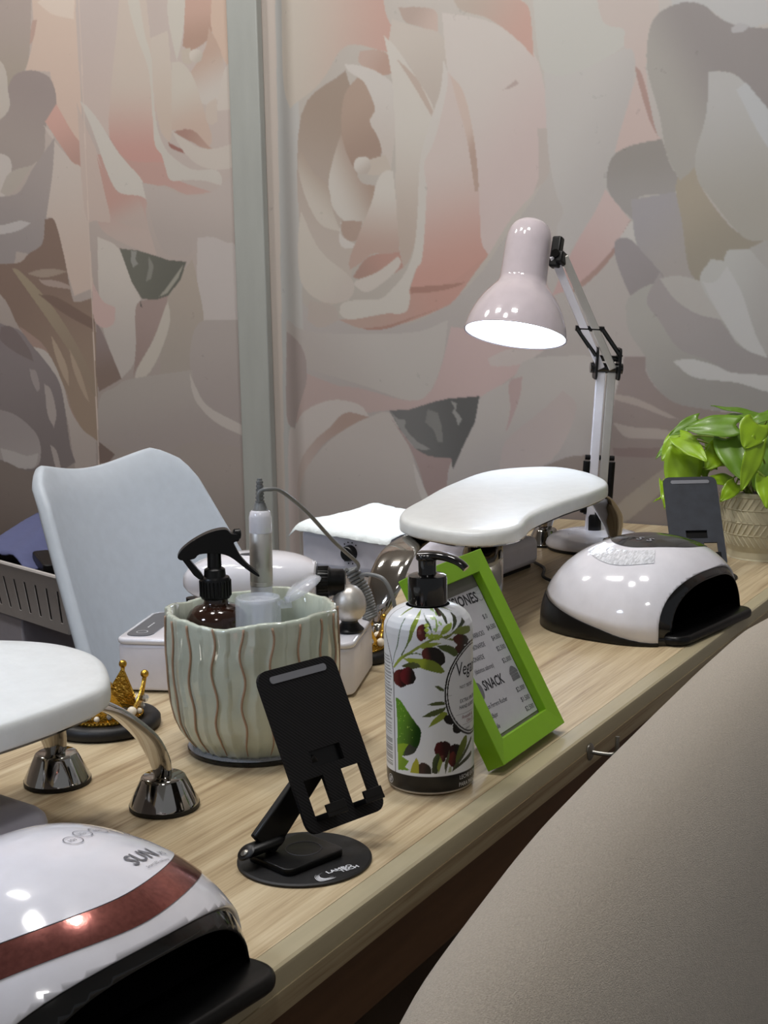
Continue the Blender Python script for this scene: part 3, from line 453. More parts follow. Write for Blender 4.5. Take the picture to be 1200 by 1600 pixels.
# ------------------------------------------------------------------ armrests
PAD = [(.782, .252), (.835, .22), (.928, .239), (1.044, .246), (1.145, .244), (1.247, .259), (1.352, .335), (1.392, .415), (1.31, .482), (1.133, .468), (.988, .436), (.90, .415), (.835, .382), (.795, .322)]
def armrest(label, root, pts, feet, name='armrest'):
    t = thing(name, label, 'armrest', (root[0], root[1], TZ), 0)
    out = spline([(x - root[0], y - root[1]) for x, y in pts], 6, True)
    ar = sum(out[i - 1][0] * out[i][1] - out[i][0] * out[i - 1][1] for i in range(len(out)))
    if ar < 0: out = out[::-1]
    cx = sum(p[0] for p in out) / len(out); cy = sum(p[1] for p in out) / len(out); rings = []
    for s, z in ((.90, .1205), (.985, .1206), (.998, .1218), (1.0, .124), (1.0, .1325), (.996, .1360), (.984, .1385), (.96, .1400), (.88, .1410), (.7, .1415), (.4, .1418), (.1, .142), (.004, .142)):
        rings.append([(cx + (x - cx) * s, cy + (y - cy) * s, z) for x, y in out])
    MB().loft(rings, (1, 1)).build('cushion', 'vinyl', t, smooth=60)
    MB().loft([[(cx + (x - cx) * s, cy + (y - cy) * s, z) for x, y in out] for s, z in ((.93, .1175), (.965, .1182), (.965, .1207))], (1, 1)).build('base_board', 'chrome', t, smooth=40)
    for (fx, fy, sx, sy) in feet:                              # foot position and where the leg starts under the pad
        fx -= root[0]; fy -= root[1]; sx -= root[0]; sy -= root[1]; dx, dy = fx - sx, fy - sy
        path = [(sx - dx * .1, sy - dy * .1, .1145), (sx + dx * .25, sy + dy * .25, .1145), (sx + dx * .62, sy + dy * .62, .103), (sx + dx * .86, sy + dy * .86, .074), (sx + dx * .97, sy + dy * .97, .047), (fx, fy, .026)]
        path = spline(path, 5); n = len(path); R = []
        for i in range(n):
            u = i / (n - 1); wd = lerp(.020, .0255, min(1, u / .40)) if u < .62 else lerp(.0255, .0085, (u - .62) / .38); R.append((wd, lerp(.0035, .0070, u)))
        leg = MB().tube(path, R, 16).build('leg', 'chrome', t, smooth=60)
        MB().lathe([(.017, .0285), (.0185, .0275), (.0195, .0255), (.029, .006), (.0295, .004)], 72, (fx, fy, 0)).build('foot', 'chrome', leg, smooth=35)
        MB().lathe([(.0285, 0), (.0298, .001), (.0298, .0042), (.028, .0045)], 36, (fx, fy, 0)).build('foot_pad', 'rubber', leg, smooth=35)
    return t
armrest('long white padded armrest on chrome legs in front of the desk lamp', (1.08, .35), PAD, [(.737, .362, .87, .36), (.765, .235, .89, .29), (1.385, .30, 1.25, .33), (1.43, .44, 1.28, .40)])
LP = [(.152, .350), (.140, .285), (.103, .237), (.066, .209), (.028, .203), (-.02, .204), (-.10, .215), (-.20, .225), (-.32, .232), (-.42, .27), (-.45, .33), (-.41, .40), (-.30, .425), (-.16, .445), (-.03, .47), (.06, .474), (.125, .42)]
armrest('white padded armrest with chrome conical feet at the left edge of the table', (-.15, .34), LP, [(.175, .247, .03, .30), (.180, .372, .03, .37), (-.47, .27, -.34, .31), (-.46, .40, -.34, .36)])

# ------------------------------------------------------------------ phone holders
def phone_stand(label, base, W_, H_, bl, yaw, lean, m, badge, name='phone_stand'):
    """bl: bottom-left corner of the plate relative to the base centre"""
    t = thing(name, label, 'phone stand', (base[0], base[1], TZ), 0)
    MB().lathe([(.0005, .0), (.050, 0), (.0515, .0008), (.0515, .002), (.050, .0030), (.0005, .0032)], 64).build('base_disc', 'rubber', t, smooth=30)
    e = Vector((cos(yaw), sin(yaw), 0)); back = Vector((-sin(yaw), cos(yaw), 0)); up = back * sin(lean) + Vector((0, 0, cos(lean))); nrm = e.cross(up)   # nrm faces the phone
    B = Vector(bl)
    M = Matrix((e, up, nrm)).transposed().to_4x4(); M.translation = B
    # plate with three real openings, built as a frame of bars in plate space
    mb = MB(); T_ = .0032
    cut = [(.011, .013, .031, .041), (.050, .013, .070, .041), (.025, .048, .057, .061)]
    xs = sorted({0, W_} | {v for c in cut for v in (c[0], c[2])}); ys = sorted({0, H_} | {v for c in cut for v in (c[1], c[3])})
    rc = .010
    def clampc(x, y):
        for cx, cy in ((rc, rc), (W_ - rc, rc), (rc, H_ - rc), (W_ - rc, H_ - rc)):
            if (x - cx) * (1 if cx > W_ / 2 else -1) > 0 and (y - cy) * (1 if cy > H_ / 2 else -1) > 0:
                d = sqrt((x - cx) ** 2 + (y - cy) ** 2)
                if d > rc: return cx + (x - cx) * rc / d, cy + (y - cy) * rc / d
        return x, y
    bm = bmesh.new(); gx = sorted(set(xs + [.003, .006, .010, W_ - .003, W_ - .006, W_ - .010])); gy = sorted(set(ys + [.003, .006, .010, H_ - .003, H_ - .006, H_ - .010])); vv = {}
    gx = [x for x in gx if x <= W_]; 
    def gv(x, y):
        if (x, y) not in vv: a, b = clampc(x, y); vv[(x, y)] = bm.verts.new((a, b, 0))
        return vv[(x, y)]
    for i in range(len(gx) - 1):
        for j in range(len(gy) - 1):
            mx, my = (gx[i] + gx[i + 1]) / 2, (gy[j] + gy[j + 1]) / 2
            if any(c[0] < mx < c[2] and c[1] < my < c[3] for c in cut): continue
            bm.faces.new([gv(gx[i], gy[j]), gv(gx[i + 1], gy[j]), gv(gx[i + 1], gy[j + 1]), gv(gx[i], gy[j + 1])])
    me = bpy.data.meshes.new('plate'); bm.to_mesh(me); bm.free()
    pl = link('back_plate', me, m, t, smooth=0); pl.matrix_basis = M
    so = pl.modifiers.new('solid', 'SOLIDIFY'); so.thickness = T_; so.offset = -1
    bv = pl.modifiers.new('bevel', 'BEVEL'); bv.width = .0007; bv.segments = 2; bv.limit_method = 'ANGLE'; bv.angle_limit = radians(50)
    st = MB().prism(rrect(W_ * .72, .0058, .0026, 4, W_ / 2, H_ - .0085), 0, .0006).build('grip_strip', 'strip', pl)
    for cx in (.021, .060):
        lp = MB(); lp.prism([(-.010, 0), (.010, 0), (.010, .003), (.009, .0045), (-.009, .0045), (-.010, .003)], 0, .016); lp.box((0, .0065, .0150), (.019, .007, .0026))
        l = lp.build('phone_lip', 'black', pl, bevel=.0005); l.location = (cx, .0085, 0)
    hook = B + e * (W_ / 2 - .004) + up * .052 - nrm * (T_ + .004)
    MBH = MB().box((W_ / 2, .0545, -T_ - .0035), (.036, .020, .006)); hb_ = MBH.build('hinge_block', 'black', pl, bevel=.0008)
    piv = Vector((-.022, .024, .0150)) if badge else Vector((.02, .02, .014))
    dv = (hook - piv); M2 = dv.to_track_quat('Z', 'Y').to_matrix().to_4x4(); L_ = dv.length
    side = Vector((e.x, e.y, 0)); zz = dv.normalized(); yy = zz.cross(side).normalized(); xx = yy.cross(zz)
    M2 = Matrix((xx, yy, zz)).transposed().to_4x4(); M2.translation = piv
    MB().box((0, 0, L_ / 2), (.026, .0065, L_), M2, taper=(.8, 1)).build('arm', 'black', t, bevel=.0015)
    pv = MB(); pv.lathe([(.0062, -.0165), (.0078, -.015), (.0078, .015), (.0062, .0165)], 24, M=Matrix.Translation(piv) @ Matrix((yy, zz, side)).transposed().to_4x4())
    pv.build('pivot', 'black', t, smooth=35)
    sc = MB(); sc.lathe([(.0003, .0176), (.0026, .0176), (.0030, .0170), (.0030, .016)], 20, M=Matrix.Translation(piv) @ Matrix((yy, zz, side)).transposed().to_4x4() @ Matrix.Rotation(pi, 4, 'X')); sc.build('screw', 'steel', t)
    pd = MB(); pd.prism(rrect(.058, .050, .007), .003, .0085, Matrix.Translation((-.004, .005, 0)) @ Matrix.Rotation(yaw, 4, 'Z'), bev=.001); pd.build('pivot_plate', 'black', t)
    cr = MB(); cr.lathe([(.0142, .0084), (.0140, .0088), (.0134, .0088), (.0132, .0084)], 40, M=Matrix.Translation((.002, .002, 0)), cap=(0, 0)); cr.build('dial_ring', 'greyfoot', t)
    if badge:
        d = MB(); ra = radians(-24)
        def fn(ox, oy, s=1): return lambda x, y: (ox + x * cos(ra) - y * sin(ra), oy + x * sin(ra) + y * cos(ra), .00345)
        o1 = (-.0195, -.0335)
        add_text(d, 'LAMBO', .0062, fn(*o1), bold=.0002, sx=1.1); add_text(d, 'TECH', .0056, fn(o1[0] + .0070, o1[1] - .0075), bold=.0002, sx=1.15)
        for i in range(4):
            k = i * .0016; pts = spline([(-.002 - k, .0045 + k * .2), (-.007 - k, .002 - k * .4), (-.009 - k * .6, -.003 - k), (-.006 + k, -.0065 - k * .6), (.001, -.0055 - k * .5)], 5)
            R = []
            for j, (x, y) in enumerate(pts):
                wd = .0006 * sin(pi * (j + .5) / len(pts)); a = fn(*o1)(x, y); R.append([a, fn(*o1)(x + wd * 1.5, y + wd)])
            d.loft([[r[0] for r in R], [r[1] for r in R]], (0, 0), closed=0)
        d.build('printed_badge', 'decal', t, smooth=0)
    return t
PB = (.134, .079)
phone_stand('black twill phone stand on round base at the table front, in front of green pot', PB, .0812, .1305, (.1298 - PB[0], .0705 - PB[1], .022), radians(-15.8), radians(27.1), 'holder', True)
phone_stand('slate black phone stand standing behind the right nail lamp, before the plant', (1.28, .125), .0812, .150, (-.022, .036, .014), radians(-59.5), radians(34), 'holder2', False)

# ------------------------------------------------------------------ lotion bottle
LABEL = json.loads('''[[[-650,1550,-624,1540,-676,1430,-732,1320,-840,1230,-898,1150,-922,1140,-864,1230,-782,1300,-701,1430],[96,120,100],0,0,1],[[-286,1610,-229,1580,-255,1520,-337,1440,-388,1380,-520,1300,-624,1230,-650,1240,-520,1320,-441,1410,-415,1480,-363,1540],[130,150,50],[84,100,70],[-311,1580,-598,1240],1],[[-650,1660,-598,1680,-676,1620,-807,1560,-840,1550,-807,1600],[120,140,60],0,0,1],[[-572,1640,-572,1630,-572,1630,-572,1620,-598,1620,-598,1620,-624,1630,-624,1630,-624,1640,-624,1650,-624,1660,-598,1660,-598,1660,-572,1660,-572,1660,-572,1650],[20,16,16],0,0,1],[[-898,1120,-701,1210,-415,1280,-147,1350,51,1390,109,1400,109,1380,-122,1330,-388,1260,-624,1200,-864,1110],[150,165,60],[120,135,60],[-807,1150,51,1390],1],[[-147,1350,87,1360,292,1350,145,1330,-6,1310,-229,1310],[140,155,60],0,0,1],[[-41,1440,-41,1420,-65,1390,-122,1380,-147,1370,-204,1380,-229,1390,-255,1410,-255,1440,-255,1470,-229,1490,-204,1500,-147,1510,-99,1510,-65,1490,-41,1470],[93,31,25],[20,16,16],[-172,1430,-41,1490],1],[[-147,1450,-147,1440,-172,1430,-180,1430,-204,1430,-204,1430,-229,1430,-229,1440,-229,1450,-229,1450,-229,1460,-204,1470,-204,1470,-180,1470,-172,1460,-147,1450],[118,68,62],0,0,1],[[-147,1590,-41,1550,51,1510,87,1450,73,1450,-6,1500,-65,1540],[60,80,50],0,0,1],[[16,1500,16,1490,-6,1490,-6,1490,-41,1480,-65,1490,-65,1490,-88,1490,-88,1500,-88,1510,-65,1510,-65,1520,-41,1520,-6,1520,-6,1510,16,1510],[150,170,60],0,0,1],[[16,1470,16,1460,-6,1460,-6,1450,-41,1450,-65,1450,-65,1460,-88,1460,-88,1470,-88,1470,-65,1480,-65,1480,-41,1480,-6,1480,-6,1480,16,1470],[150,170,60],0,0,1],[[51,1420,29,1410,16,1410,-6,1410,-6,1410,-41,1410,-65,1410,-65,1410,-65,1420,-65,1430,-65,1430,-41,1440,-6,1440,-6,1440,29,1430,29,1430],[150,170,60],0,0,1],[[145,1420,145,1410,124,1410,109,1410,87,1400,51,1410,51,1410,29,1410,29,1420,29,1430,51,1430,51,1440,87,1440,109,1430,124,1430,145,1430],[150,170,60],0,0,1],[[238,1420,238,1410,218,1410,218,1400,181,1400,181,1400,145,1410,145,1410,145,1420,145,1430,145,1430,181,1430,181,1430,218,1430,218,1430,238,1420],[150,170,60],0,0,1],[[329,1410,329,1400,310,1400,292,1390,274,1390,255,1400,238,1400,218,1400,218,1410,218,1420,238,1420,255,1420,274,1430,292,1420,310,1420,329,1410],[150,170,60],0,0,1],[[109,1400,109,1390,87,1390,73,1390,51,1380,29,1390,16,1390,-6,1390,-6,1400,-6,1410,16,1410,29,1420,51,1420,73,1420,87,1410,109,1410],[150,170,60],0,0,1],[[218,1390,201,1390,181,1380,181,1380,145,1380,124,1380,109,1380,109,1390,87,1390,109,1400,109,1400,145,1410,145,1410,181,1410,181,1400,201,1400],[150,170,60],0,0,1],[[274,1400,274,1390,255,1390,238,1380,218,1380,201,1380,181,1390,181,1390,181,1400,181,1400,181,1410,201,1410,218,1410,238,1410,255,1410,274,1400],[150,170,60],0,0,1],[[181,1600,145,1600,145,1600,145,1600,109,1600,109,1600,87,1610,87,1610,87,1620,87,1620,109,1620,124,1620,145,1620,145,1620,145,1610,181,1610],[150,180,110],0,0,1],[[218,1600,218,1590,218,1590,181,1590,181,1590,145,1600,145,1600,145,1610,145,1610,145,1610,181,1620,181,1620,181,1610,218,1610,218,1610,218,1600],[150,180,110],0,0,1],[[145,1550,145,1540,124,1540,109,1540,87,1540,87,1550,51,1550,51,1560,51,1560,51,1560,87,1560,87,1560,109,1560,124,1560,145,1560,145,1550],[150,180,110],0,0,1],[[218,1550,201,1550,181,1540,181,1540,145,1550,145,1550,145,1550,124,1560,124,1560,145,1560,145,1570,145,1570,181,1560,181,1560,201,1560,218,1550],[150,180,110],0,0,1],[[310,1570,292,1570,292,1570,274,1570,255,1570,238,1570,218,1580,218,1580,218,1590,218,1590,238,1590,255,1590,274,1590,292,1590,292,1580,310,1580],[150,180,110],0,0,1],[[329,1510,329,1500,310,1500,292,1500,274,1510,255,1510,255,1510,238,1520,255,1520,255,1530,255,1530,274,1530,292,1530,310,1520,329,1520,329,1510],[150,180,110],0,0,1],[[255,1490,238,1490,218,1490,218,1490,201,1490,181,1490,181,1500,181,1500,181,1500,181,1510,181,1510,201,1510,218,1510,238,1500,255,1500,255,1490],[150,180,110],0,0,1],[[201,1460,181,1460,181,1450,145,1450,145,1460,124,1460,109,1460,109,1470,109,1470,124,1480,145,1480,145,1480,181,1480,181,1470,181,1470,201,1460],[150,180,110],0,0,1],[[181,1560,218,1540,218,1480,181,1450,145,1440,181,1490],[140,165,90],0,0,1],[[403,1590,403,1580,403,1570,366,1560,347,1560,310,1560,292,1570,274,1580,274,1600,274,1610,292,1620,310,1630,347,1630,366,1630,403,1620,403,1600],[56,31,25],[20,16,16],[347,1580,292,1610],1],[[383,1640,439,1620,497,1560,475,1510,439,1500,403,1550],[60,66,48],0,0,1],[[403,1670,497,1670,673,1640,870,1580,731,1600,533,1620],[110,130,70],0,0,1],[[255,1420,329,1470,460,1500,591,1510,555,1470,403,1430],[140,160,60],0,0,1],[[764,1580,813,1550,756,1510,649,1470,533,1440,591,1480,683,1540],[60,66,48],0,0,1],[[999,1530,1025,1490,845,1460,649,1430,555,1430,731,1470,870,1500],[60,66,48],0,0,1],[[555,1420,731,1460,947,1460,1182,1440,1208,1400,999,1390,764,1400],[110,124,50],0,0,1],[[274,1400,497,1420,568,1430,555,1410,403,1380,555,1380,649,1350,460,1370],[110,120,60],0,0,1],[[1104,1330,1051,1310,999,1300,895,1300,788,1300,707,1310,649,1330,591,1350,568,1370,591,1390,649,1400,707,1410,788,1400,895,1390,999,1370,1051,1350],[74,25,19],[20,16,16],[707,1370,947,1320],1],[[973,1260,947,1250,921,1240,839,1230,788,1230,707,1240,673,1250,625,1270,625,1290,625,1300,673,1310,707,1320,788,1320,839,1310,921,1290,947,1280],[62,25,19],[20,16,16],[731,1270,921,1240],1],[[181,1330,403,1330,591,1300,673,1260,707,1230,591,1220,439,1260,292,1290],[70,84,40],0,0,1],[[-650,1200,-493,1250,-286,1270,-147,1260,-147,1250,-286,1260,-493,1240],[90,110,60],0,0,1],[[366,1180,292,1160,218,1150,109,1150,16,1160,-65,1180,-122,1220,-147,1250,-147,1280,-88,1310,-6,1320,87,1320,201,1310,292,1280,347,1250,366,1220],[93,43,37],[20,16,16],[-65,1230,51,1290],1],[[-598,1210,-388,1220,-122,1220,109,1200,274,1150,366,1100,255,1090,51,1110,-180,1140,-388,1170],[150,165,50],[110,125,40],[-122,1210,-30,1130],1],[[-650,1140,-441,1180,-255,1180,-172,1150,-337,1130,-520,1130],[74,84,44],0,0,1],[[-493,1060,-467,1030,-493,1010,-520,980,-598,960,-676,950,-757,960,-840,970,-888,990,-922,1020,-898,1050,-840,1080,-757,1100,-676,1110,-598,1110,-520,1090],[93,25,28],[20,16,16],[-782,1050,-546,980],1],[[-311,1080,-286,1050,-311,1030,-363,1000,-441,990,-493,980,-572,990,-650,1010,-676,1030,-701,1060,-650,1090,-598,1120,-546,1130,-467,1140,-388,1130,-337,1110],[105,31,37],[20,16,16],[-598,1090,-388,1010],1],[[124,980,218,980,329,950,329,930,238,940],[74,84,44],0,0,1],[[-41,820,109,840,347,840,329,810,109,810],[74,84,44],0,0,1],[[-180,710,29,760,201,780,366,790,329,760,109,720],[74,84,44],0,0,1],[[-30,620,87,690,292,750,403,740,403,710,181,660],[130,145,50],0,0,1],[[625,670,614,650,591,640,533,630,460,630,403,640,366,650,329,670,310,690,329,700,366,720,403,720,475,720,533,720,591,700,614,690],[20,16,16],0,0,1],[[813,580,788,560,764,550,707,540,649,540,591,550,555,560,533,580,533,600,533,620,555,630,591,640,649,640,707,630,764,620,788,600],[20,16,16],0,0,1],[[-840,850,-782,850,-676,830,-520,760,-337,670,-204,600,-204,540,-255,460,-415,380,-624,350,-815,370,-807,650],[96,150,40],[24,60,14],[-732,720,-311,460],1],[[-624,350,-572,430,-467,460,-337,440,-255,460,-363,390,-520,360],[50,56,50],0,0,1],[[-807,440,-624,460,-493,460,-598,400,-676,340,-493,310,-598,250,-467,230,-807,210],[140,175,40],[110,150,30],[-732,430,-624,250],1],[[-311,350,-255,300,-261,210,-467,210,-415,280],[165,165,50],0,0,1],[[-255,290,-172,310,-41,290,16,250,16,210,-261,210],[60,40,40],[20,16,16],[-172,300,-65,230],1],[[475,410,460,380,403,360,347,340,274,340,201,350,145,370,109,390,87,420,109,450,145,480,218,490,292,490,366,490,439,470,475,440],[74,19,22],[40,12,14],[181,380,347,450],1],[[347,340,347,330,329,320,310,310,274,310,255,320,218,320,218,330,218,340,218,350,218,360,255,370,274,370,310,360,329,360,347,350],[99,56,50],[43,12,12],[255,360,310,320],1],[[813,360,788,340,731,320,673,320,591,320,533,330,475,340,439,370,439,390,439,420,475,440,533,450,614,450,683,440,756,420,788,390],[43,9,15],[20,16,16],[497,350,649,400],1],[[625,310,625,290,591,270,555,250,533,250,475,260,439,280,403,300,403,330,439,350,439,370,475,380,533,390,568,380,591,360,625,340],[93,37,31],[50,16,16],[475,340,568,260],1],[[181,390,238,350,181,270,145,210,29,220,51,320,109,370],[70,84,50],[50,58,36],[87,370,145,270],1],[[218,360,274,310,218,250,181,210,145,270],[130,145,60],0,0,1],[[439,410,439,350,403,290,347,210,329,210,329,300,403,370],[80,84,60],0,0,1],[[895,500,973,490,947,410,764,330,591,270,614,340,731,440],[100,112,40],[80,92,36],[921,480,625,300],1],[[1156,460,1208,440,999,370,756,290,555,230,497,210,555,260,788,340],[70,76,50],0,0,1],[[1182,340,1156,300,839,260,614,230,497,210,591,250,870,300],[60,62,44],0,0,1],[[439,260,497,250,475,210,403,210],[150,160,130],0,0,1],[[-757,740,-732,740,-757,730,-757,730],[150,190,80],0,0,0],[[-757,760,-757,760,-757,760,-782,760],[150,190,80],0,0,0],[[-388,530,-388,520,-388,520,-415,520],[150,190,80],0,0,0],[[-676,750,-650,750,-676,740,-676,740],[150,190,80],0,0,0],[[-757,760,-732,760,-757,750,-757,760],[150,190,80],0,0,0],[[-388,520,-363,520,-388,520,-388,520],[150,190,80],0,0,0],[[-676,550,-676,550,-676,540,-701,540],[150,190,80],0,0,0],[[-520,620,-493,620,-520,610,-520,620],[150,190,80],0,0,0],[[-732,520,-726,520,-732,510,-757,510],[150,190,80],0,0,0],[[-572,600,-572,600,-572,600,-598,600],[150,190,80],0,0,0],[[-757,660,-732,650,-757,650,-757,650],[150,190,80],0,0,0],[[-520,540,-520,540,-520,530,-546,530],[150,190,80],0,0,0],[[-493,520,-493,520,-493,520,-520,520],[150,190,80],0,0,0],[[-546,540,-520,540,-546,540,-546,540],[150,190,80],0,0,0],[[-624,620,-598,620,-624,620,-624,620],[150,190,80],0,0,0],[[-598,720,-598,720,-598,720,-598,720],[150,190,80],0,0,0],[[-726,800,-701,800,-726,800,-732,800],[150,190,80],0,0,0],[[-624,640,-598,640,-624,640,-624,640],[150,190,80],0,0,0],[[-676,480,-650,480,-676,480,-676,480],[150,190,80],0,0,0],[[-676,750,-650,750,-676,750,-676,750],[150,190,80],0,0,0],[[-598,710,-572,710,-598,700,-598,700],[150,190,80],0,0,0],[[-467,640,-467,640,-467,640,-493,640],[150,190,80],0,0,0],[[-757,800,-732,800,-757,790,-757,790],[150,190,80],0,0,0],[[-676,610,-676,610,-676,610,-701,610],[150,190,80],0,0,0],[[-701,760,-676,760,-701,760,-701,760],[150,190,80],0,0,0],[[-441,600,-415,600,-441,590,-441,600],[150,190,80],0,0,0],[[-388,590,-388,590,-388,580,-415,590],[150,190,80],0,0,0],[[-572,730,-546,730,-572,730,-598,730],[150,190,80],0,0,0],[[-520,690,-520,690,-520,690,-546,690],[150,190,80],0,0,0],[[-650,550,-624,540,-650,540,-650,540],[150,190,80],0,0,0],[[-732,670,-726,670,-732,660,-757,660],[150,190,80],0,0,0],[[-598,500,-598,500,-598,490,-624,500],[150,190,80],0,0,0],[[-757,800,-732,800,-757,800,-782,800],[150,190,80],0,0,0],[[-701,700,-676,700,-701,690,-701,690],[150,190,80],0,0,0],[[-546,490,-546,490,-572,490,-572,490],[150,190,80],0,0,0],[[-757,800,-757,790,-757,790,-782,790],[150,190,80],0,0,0],[[-701,590,-701,590,-701,580,-732,590],[150,190,80],0,0,0],[[-701,660,-676,650,-701,650,-701,650],[150,190,80],0,0,0],[[-701,780,-676,780,-701,770,-726,780],[150,190,80],0,0,0],[[-520,690,-493,690,-520,690,-520,690],[150,190,80],0,0,0],[[-701,740,-676,740,-701,740,-701,740],[150,190,80],0,0,0],[[-701,680,-676,680,-701,670,-726,670],[150,190,80],0,0,0],[[-546,550,-546,550,-546,540,-546,540],[150,190,80],0,0,0],[[-726,730,-701,730,-726,730,-732,730],[150,190,80],0,0,0],[[-624,750,-598,750,-624,740,-624,740],[150,190,80],0,0,0],[[-701,800,-676,800,-701,800,-701,800],[150,190,80],0,0,0],[[-572,490,-546,490,-572,490,-598,490],[150,190,80],0,0,0],[[-493,610,-467,610,-493,610,-493,610],[150,190,80],0,0,0],[[-757,650,-732,650,-757,640,-757,650],[150,190,80],0,0,0],[[-363,540,-363,540,-363,540,-388,540],[150,190,80],0,0,0],[[-624,710,-598,710,-624,710,-624,710],[150,190,80],0,0,0],[[-467,620,-467,610,-467,610,-493,610],[150,190,80],0,0,0],[[-520,610,-493,610,-520,600,-520,610],[150,190,80],0,0,0],[[-337,530,-337,520,-337,520,-337,520],[150,190,80],0,0,0],[[-311,510,-311,510,-311,510,-337,510],[150,190,80],0,0,0],[[-701,810,-701,800,-701,800,-701,800],[150,190,80],0,0,0],[[-441,510,-441,500,-441,500,-441,500],[150,190,80],0,0,0],[[-676,770,-650,760,-676,760,-701,760],[150,190,80],0,0,0],[[-415,580,-388,580,-415,580,-415,580],[150,190,80],0,0,0],[[-732,820,-726,820,-732,810,-732,810],[150,190,80],0,0,0],[[-732,520,-701,520,-732,510,-732,520],[150,190,80],0,0,0],[[-415,570,-388,570,-415,570,-415,570],[150,190,80],0,0,0],[[-676,520,-676,520,-676,520,-701,520],[150,190,80],0,0,0],[[-572,720,-546,720,-572,710,-572,710],[150,190,80],0,0,0],[[-624,670,-598,660,-624,660,-624,660],[150,190,80],0,0,0],[[-732,810,-701,810,-732,800,-732,800],[150,190,80],0,0,0],[[-493,540,-493,540,-493,530,-493,540],[150,190,80],0,0,0],[[-572,710,-572,700,-572,700,-598,700],[150,190,80],0,0,0],[[-732,820,-701,810,-732,810,-757,810],[150,190,80],0,0,0],[[-701,790,-701,790,-701,790,-732,790],[150,190,80],0,0,0]]''')
def lotion():
    A0 = -2.64822; R0 = .0385
    t = thing('lotion_bottle', 'white pump lotion bottle printed with olives and avocado, black pump', 'bottle', (.330, .074, TZ), 0)
    prof = [(.030, .0006), (.0362, .0018), (.0376, .004), (.0383, .008), (R0, .014), (R0, .140), (.0380, .1455), (.0362, .150), (.0328, .1543), (.0285, .1575), (.0235, .1597), (.0190, .1609)]
    zz = [p[1] for p in prof]; rr = [p[0] for p in prof]
    zs = np.concatenate([np.linspace(.0006, .014, 12), np.linspace(.0147, .1395, 190), np.linspace(.140, .1609, 34)]); na = 520
    th = np.linspace(-pi, pi, na, endpoint=False); TH, ZS = np.meshgrid(th, zs, indexing='ij'); RR = np.interp(ZS, zz, rr)
    img = raster(LABEL, TH * 1000, ZS * 10000, lin((222, 226, 232)))
    def paint(m, c): img[m] = lin(c)
    ox, oz = 1.24, .0900; ax, az = .90, .0415                  # oval plaque
    d = np.sqrt(((TH - ox) / ax) ** 2 + ((ZS - oz) / az) ** 2)
    paint(d < 1.0, (24, 24, 26)); paint(d < .955, (220, 222, 226)); paint(d < .935, (24, 24, 26)); paint(d < .900, (216, 218, 222))
    lx = -.89 - np.clip((ZS - .105) / .035, 0, 1) ** 1.6 * .35    # the text column at the left with its thin border
    paint((TH < lx) & (TH > -1.9), (226, 228, 232)); paint((TH < lx) & (TH > lx - .028), (24, 24, 26))
    rows = (np.floor(ZS / .00145) % 2 == 0) & (TH < lx - .09) & (TH > -1.62) & (ZS > .064) & (ZS < .122)
    wob = np.sin(TH * 160 + np.floor(ZS / .00145) * 9) > -.55
    paint(rows & wob & (TH < -1.0 - .05 * np.sin(np.floor(ZS / .0029) * 5)), (92, 94, 98))
    rows = (np.floor(ZS / .0012) % 2 == 0) & (TH < -1.02) & (TH > -1.6) & (ZS > .050) & (ZS < .061); paint(rows & wob, (130, 132, 136))
    bars = (np.sin(ZS * 5200) + .6 * np.sin(ZS * 2600 + 1) > .1) & (TH < -1.0) & (TH > -1.42) & (ZS > .0225) & (ZS < .0475); paint(bars, (30, 30, 32))
    paint(ZS < .0185, (16, 15, 16)); paint(ZS < .0035, (206, 200, 194))
    V = np.stack([RR * np.cos(TH + A0), RR * np.sin(TH + A0), ZS], -1)
    me = grid_mesh('body', V, img, True); b = link('body', me, 'label', t, smooth=180)
    MB().lathe([(.001, .0001), (.031, .0001), (.034, .001)], 60, cap=(1, 0)).build('base_rim', 'pearl', t)
    tx = MB(); tg = MB()
    def cyl(a, z, sc=1.0, tilt=0):
        def fn(x, y):
            an = A0 + a + x / R0; return ((R0 + .00012) * cos(an), (R0 + .00012) * sin(an), z + y)
        return fn
    add_text(tx, 'Vegan', .017, cyl(.64, .1040), bold=.0001, sx=.72); add_text(tx, 'NOT TESTED', .0042, cyl(.74, .0925), sx=.8)
    add_text(tx, 'EXTRA VIRGIN', .0048, cyl(.74, .0800), sx=.8); add_text(tx, 'HAND & BODY', .0048, cyl(.72, .0745), sx=.8)
    add_text(tx, 'natural', .0030, cyl(.92, .0555), sx=.8)
    for a0_, a1_, z in ((.33, .52, .0885), (.62, 1.5, .0700), (.82, 1.5, .0600)):
        n = 12; tx.loft([[(cyl(a0_, z)((a1_ - a0_) * R0 * i / n, 0)) for i in range(n + 1)], [cyl(a0_, z + .0002)((a1_ - a0_) * R0 * i / n, 0) for i in range(n + 1)]], (0, 0), closed=0)
    tx.build('label_text', 'ink', b, smooth=0)
    rd = MB(); add_text(rd, 'Avocado &', .0048, cyl(.80, .0655), sx=.8); add_text(rd, 'Olive Oil', .0045, cyl(.96, .0612), sx=.8)
    rd.build('label_text', mat('maroon_ink', (130, 70, 76), .6), b, smooth=0)
    add_text(tg, 'LECHE EXTRA', .0052, cyl(.70, .0125), sx=.85); add_text(tg, 'PARA MANOS', .0052, cyl(.68, .0062), sx=.85)
    n = 24
    for r0_, r1_ in ((.0040, .0034),): tg.loft([[cyl(-1.10, .0105)(k * cos(2 * pi * i / n), k * sin(2 * pi * i / n)) for i in range(n)] for k in (r0_, r1_)], (0, 0))
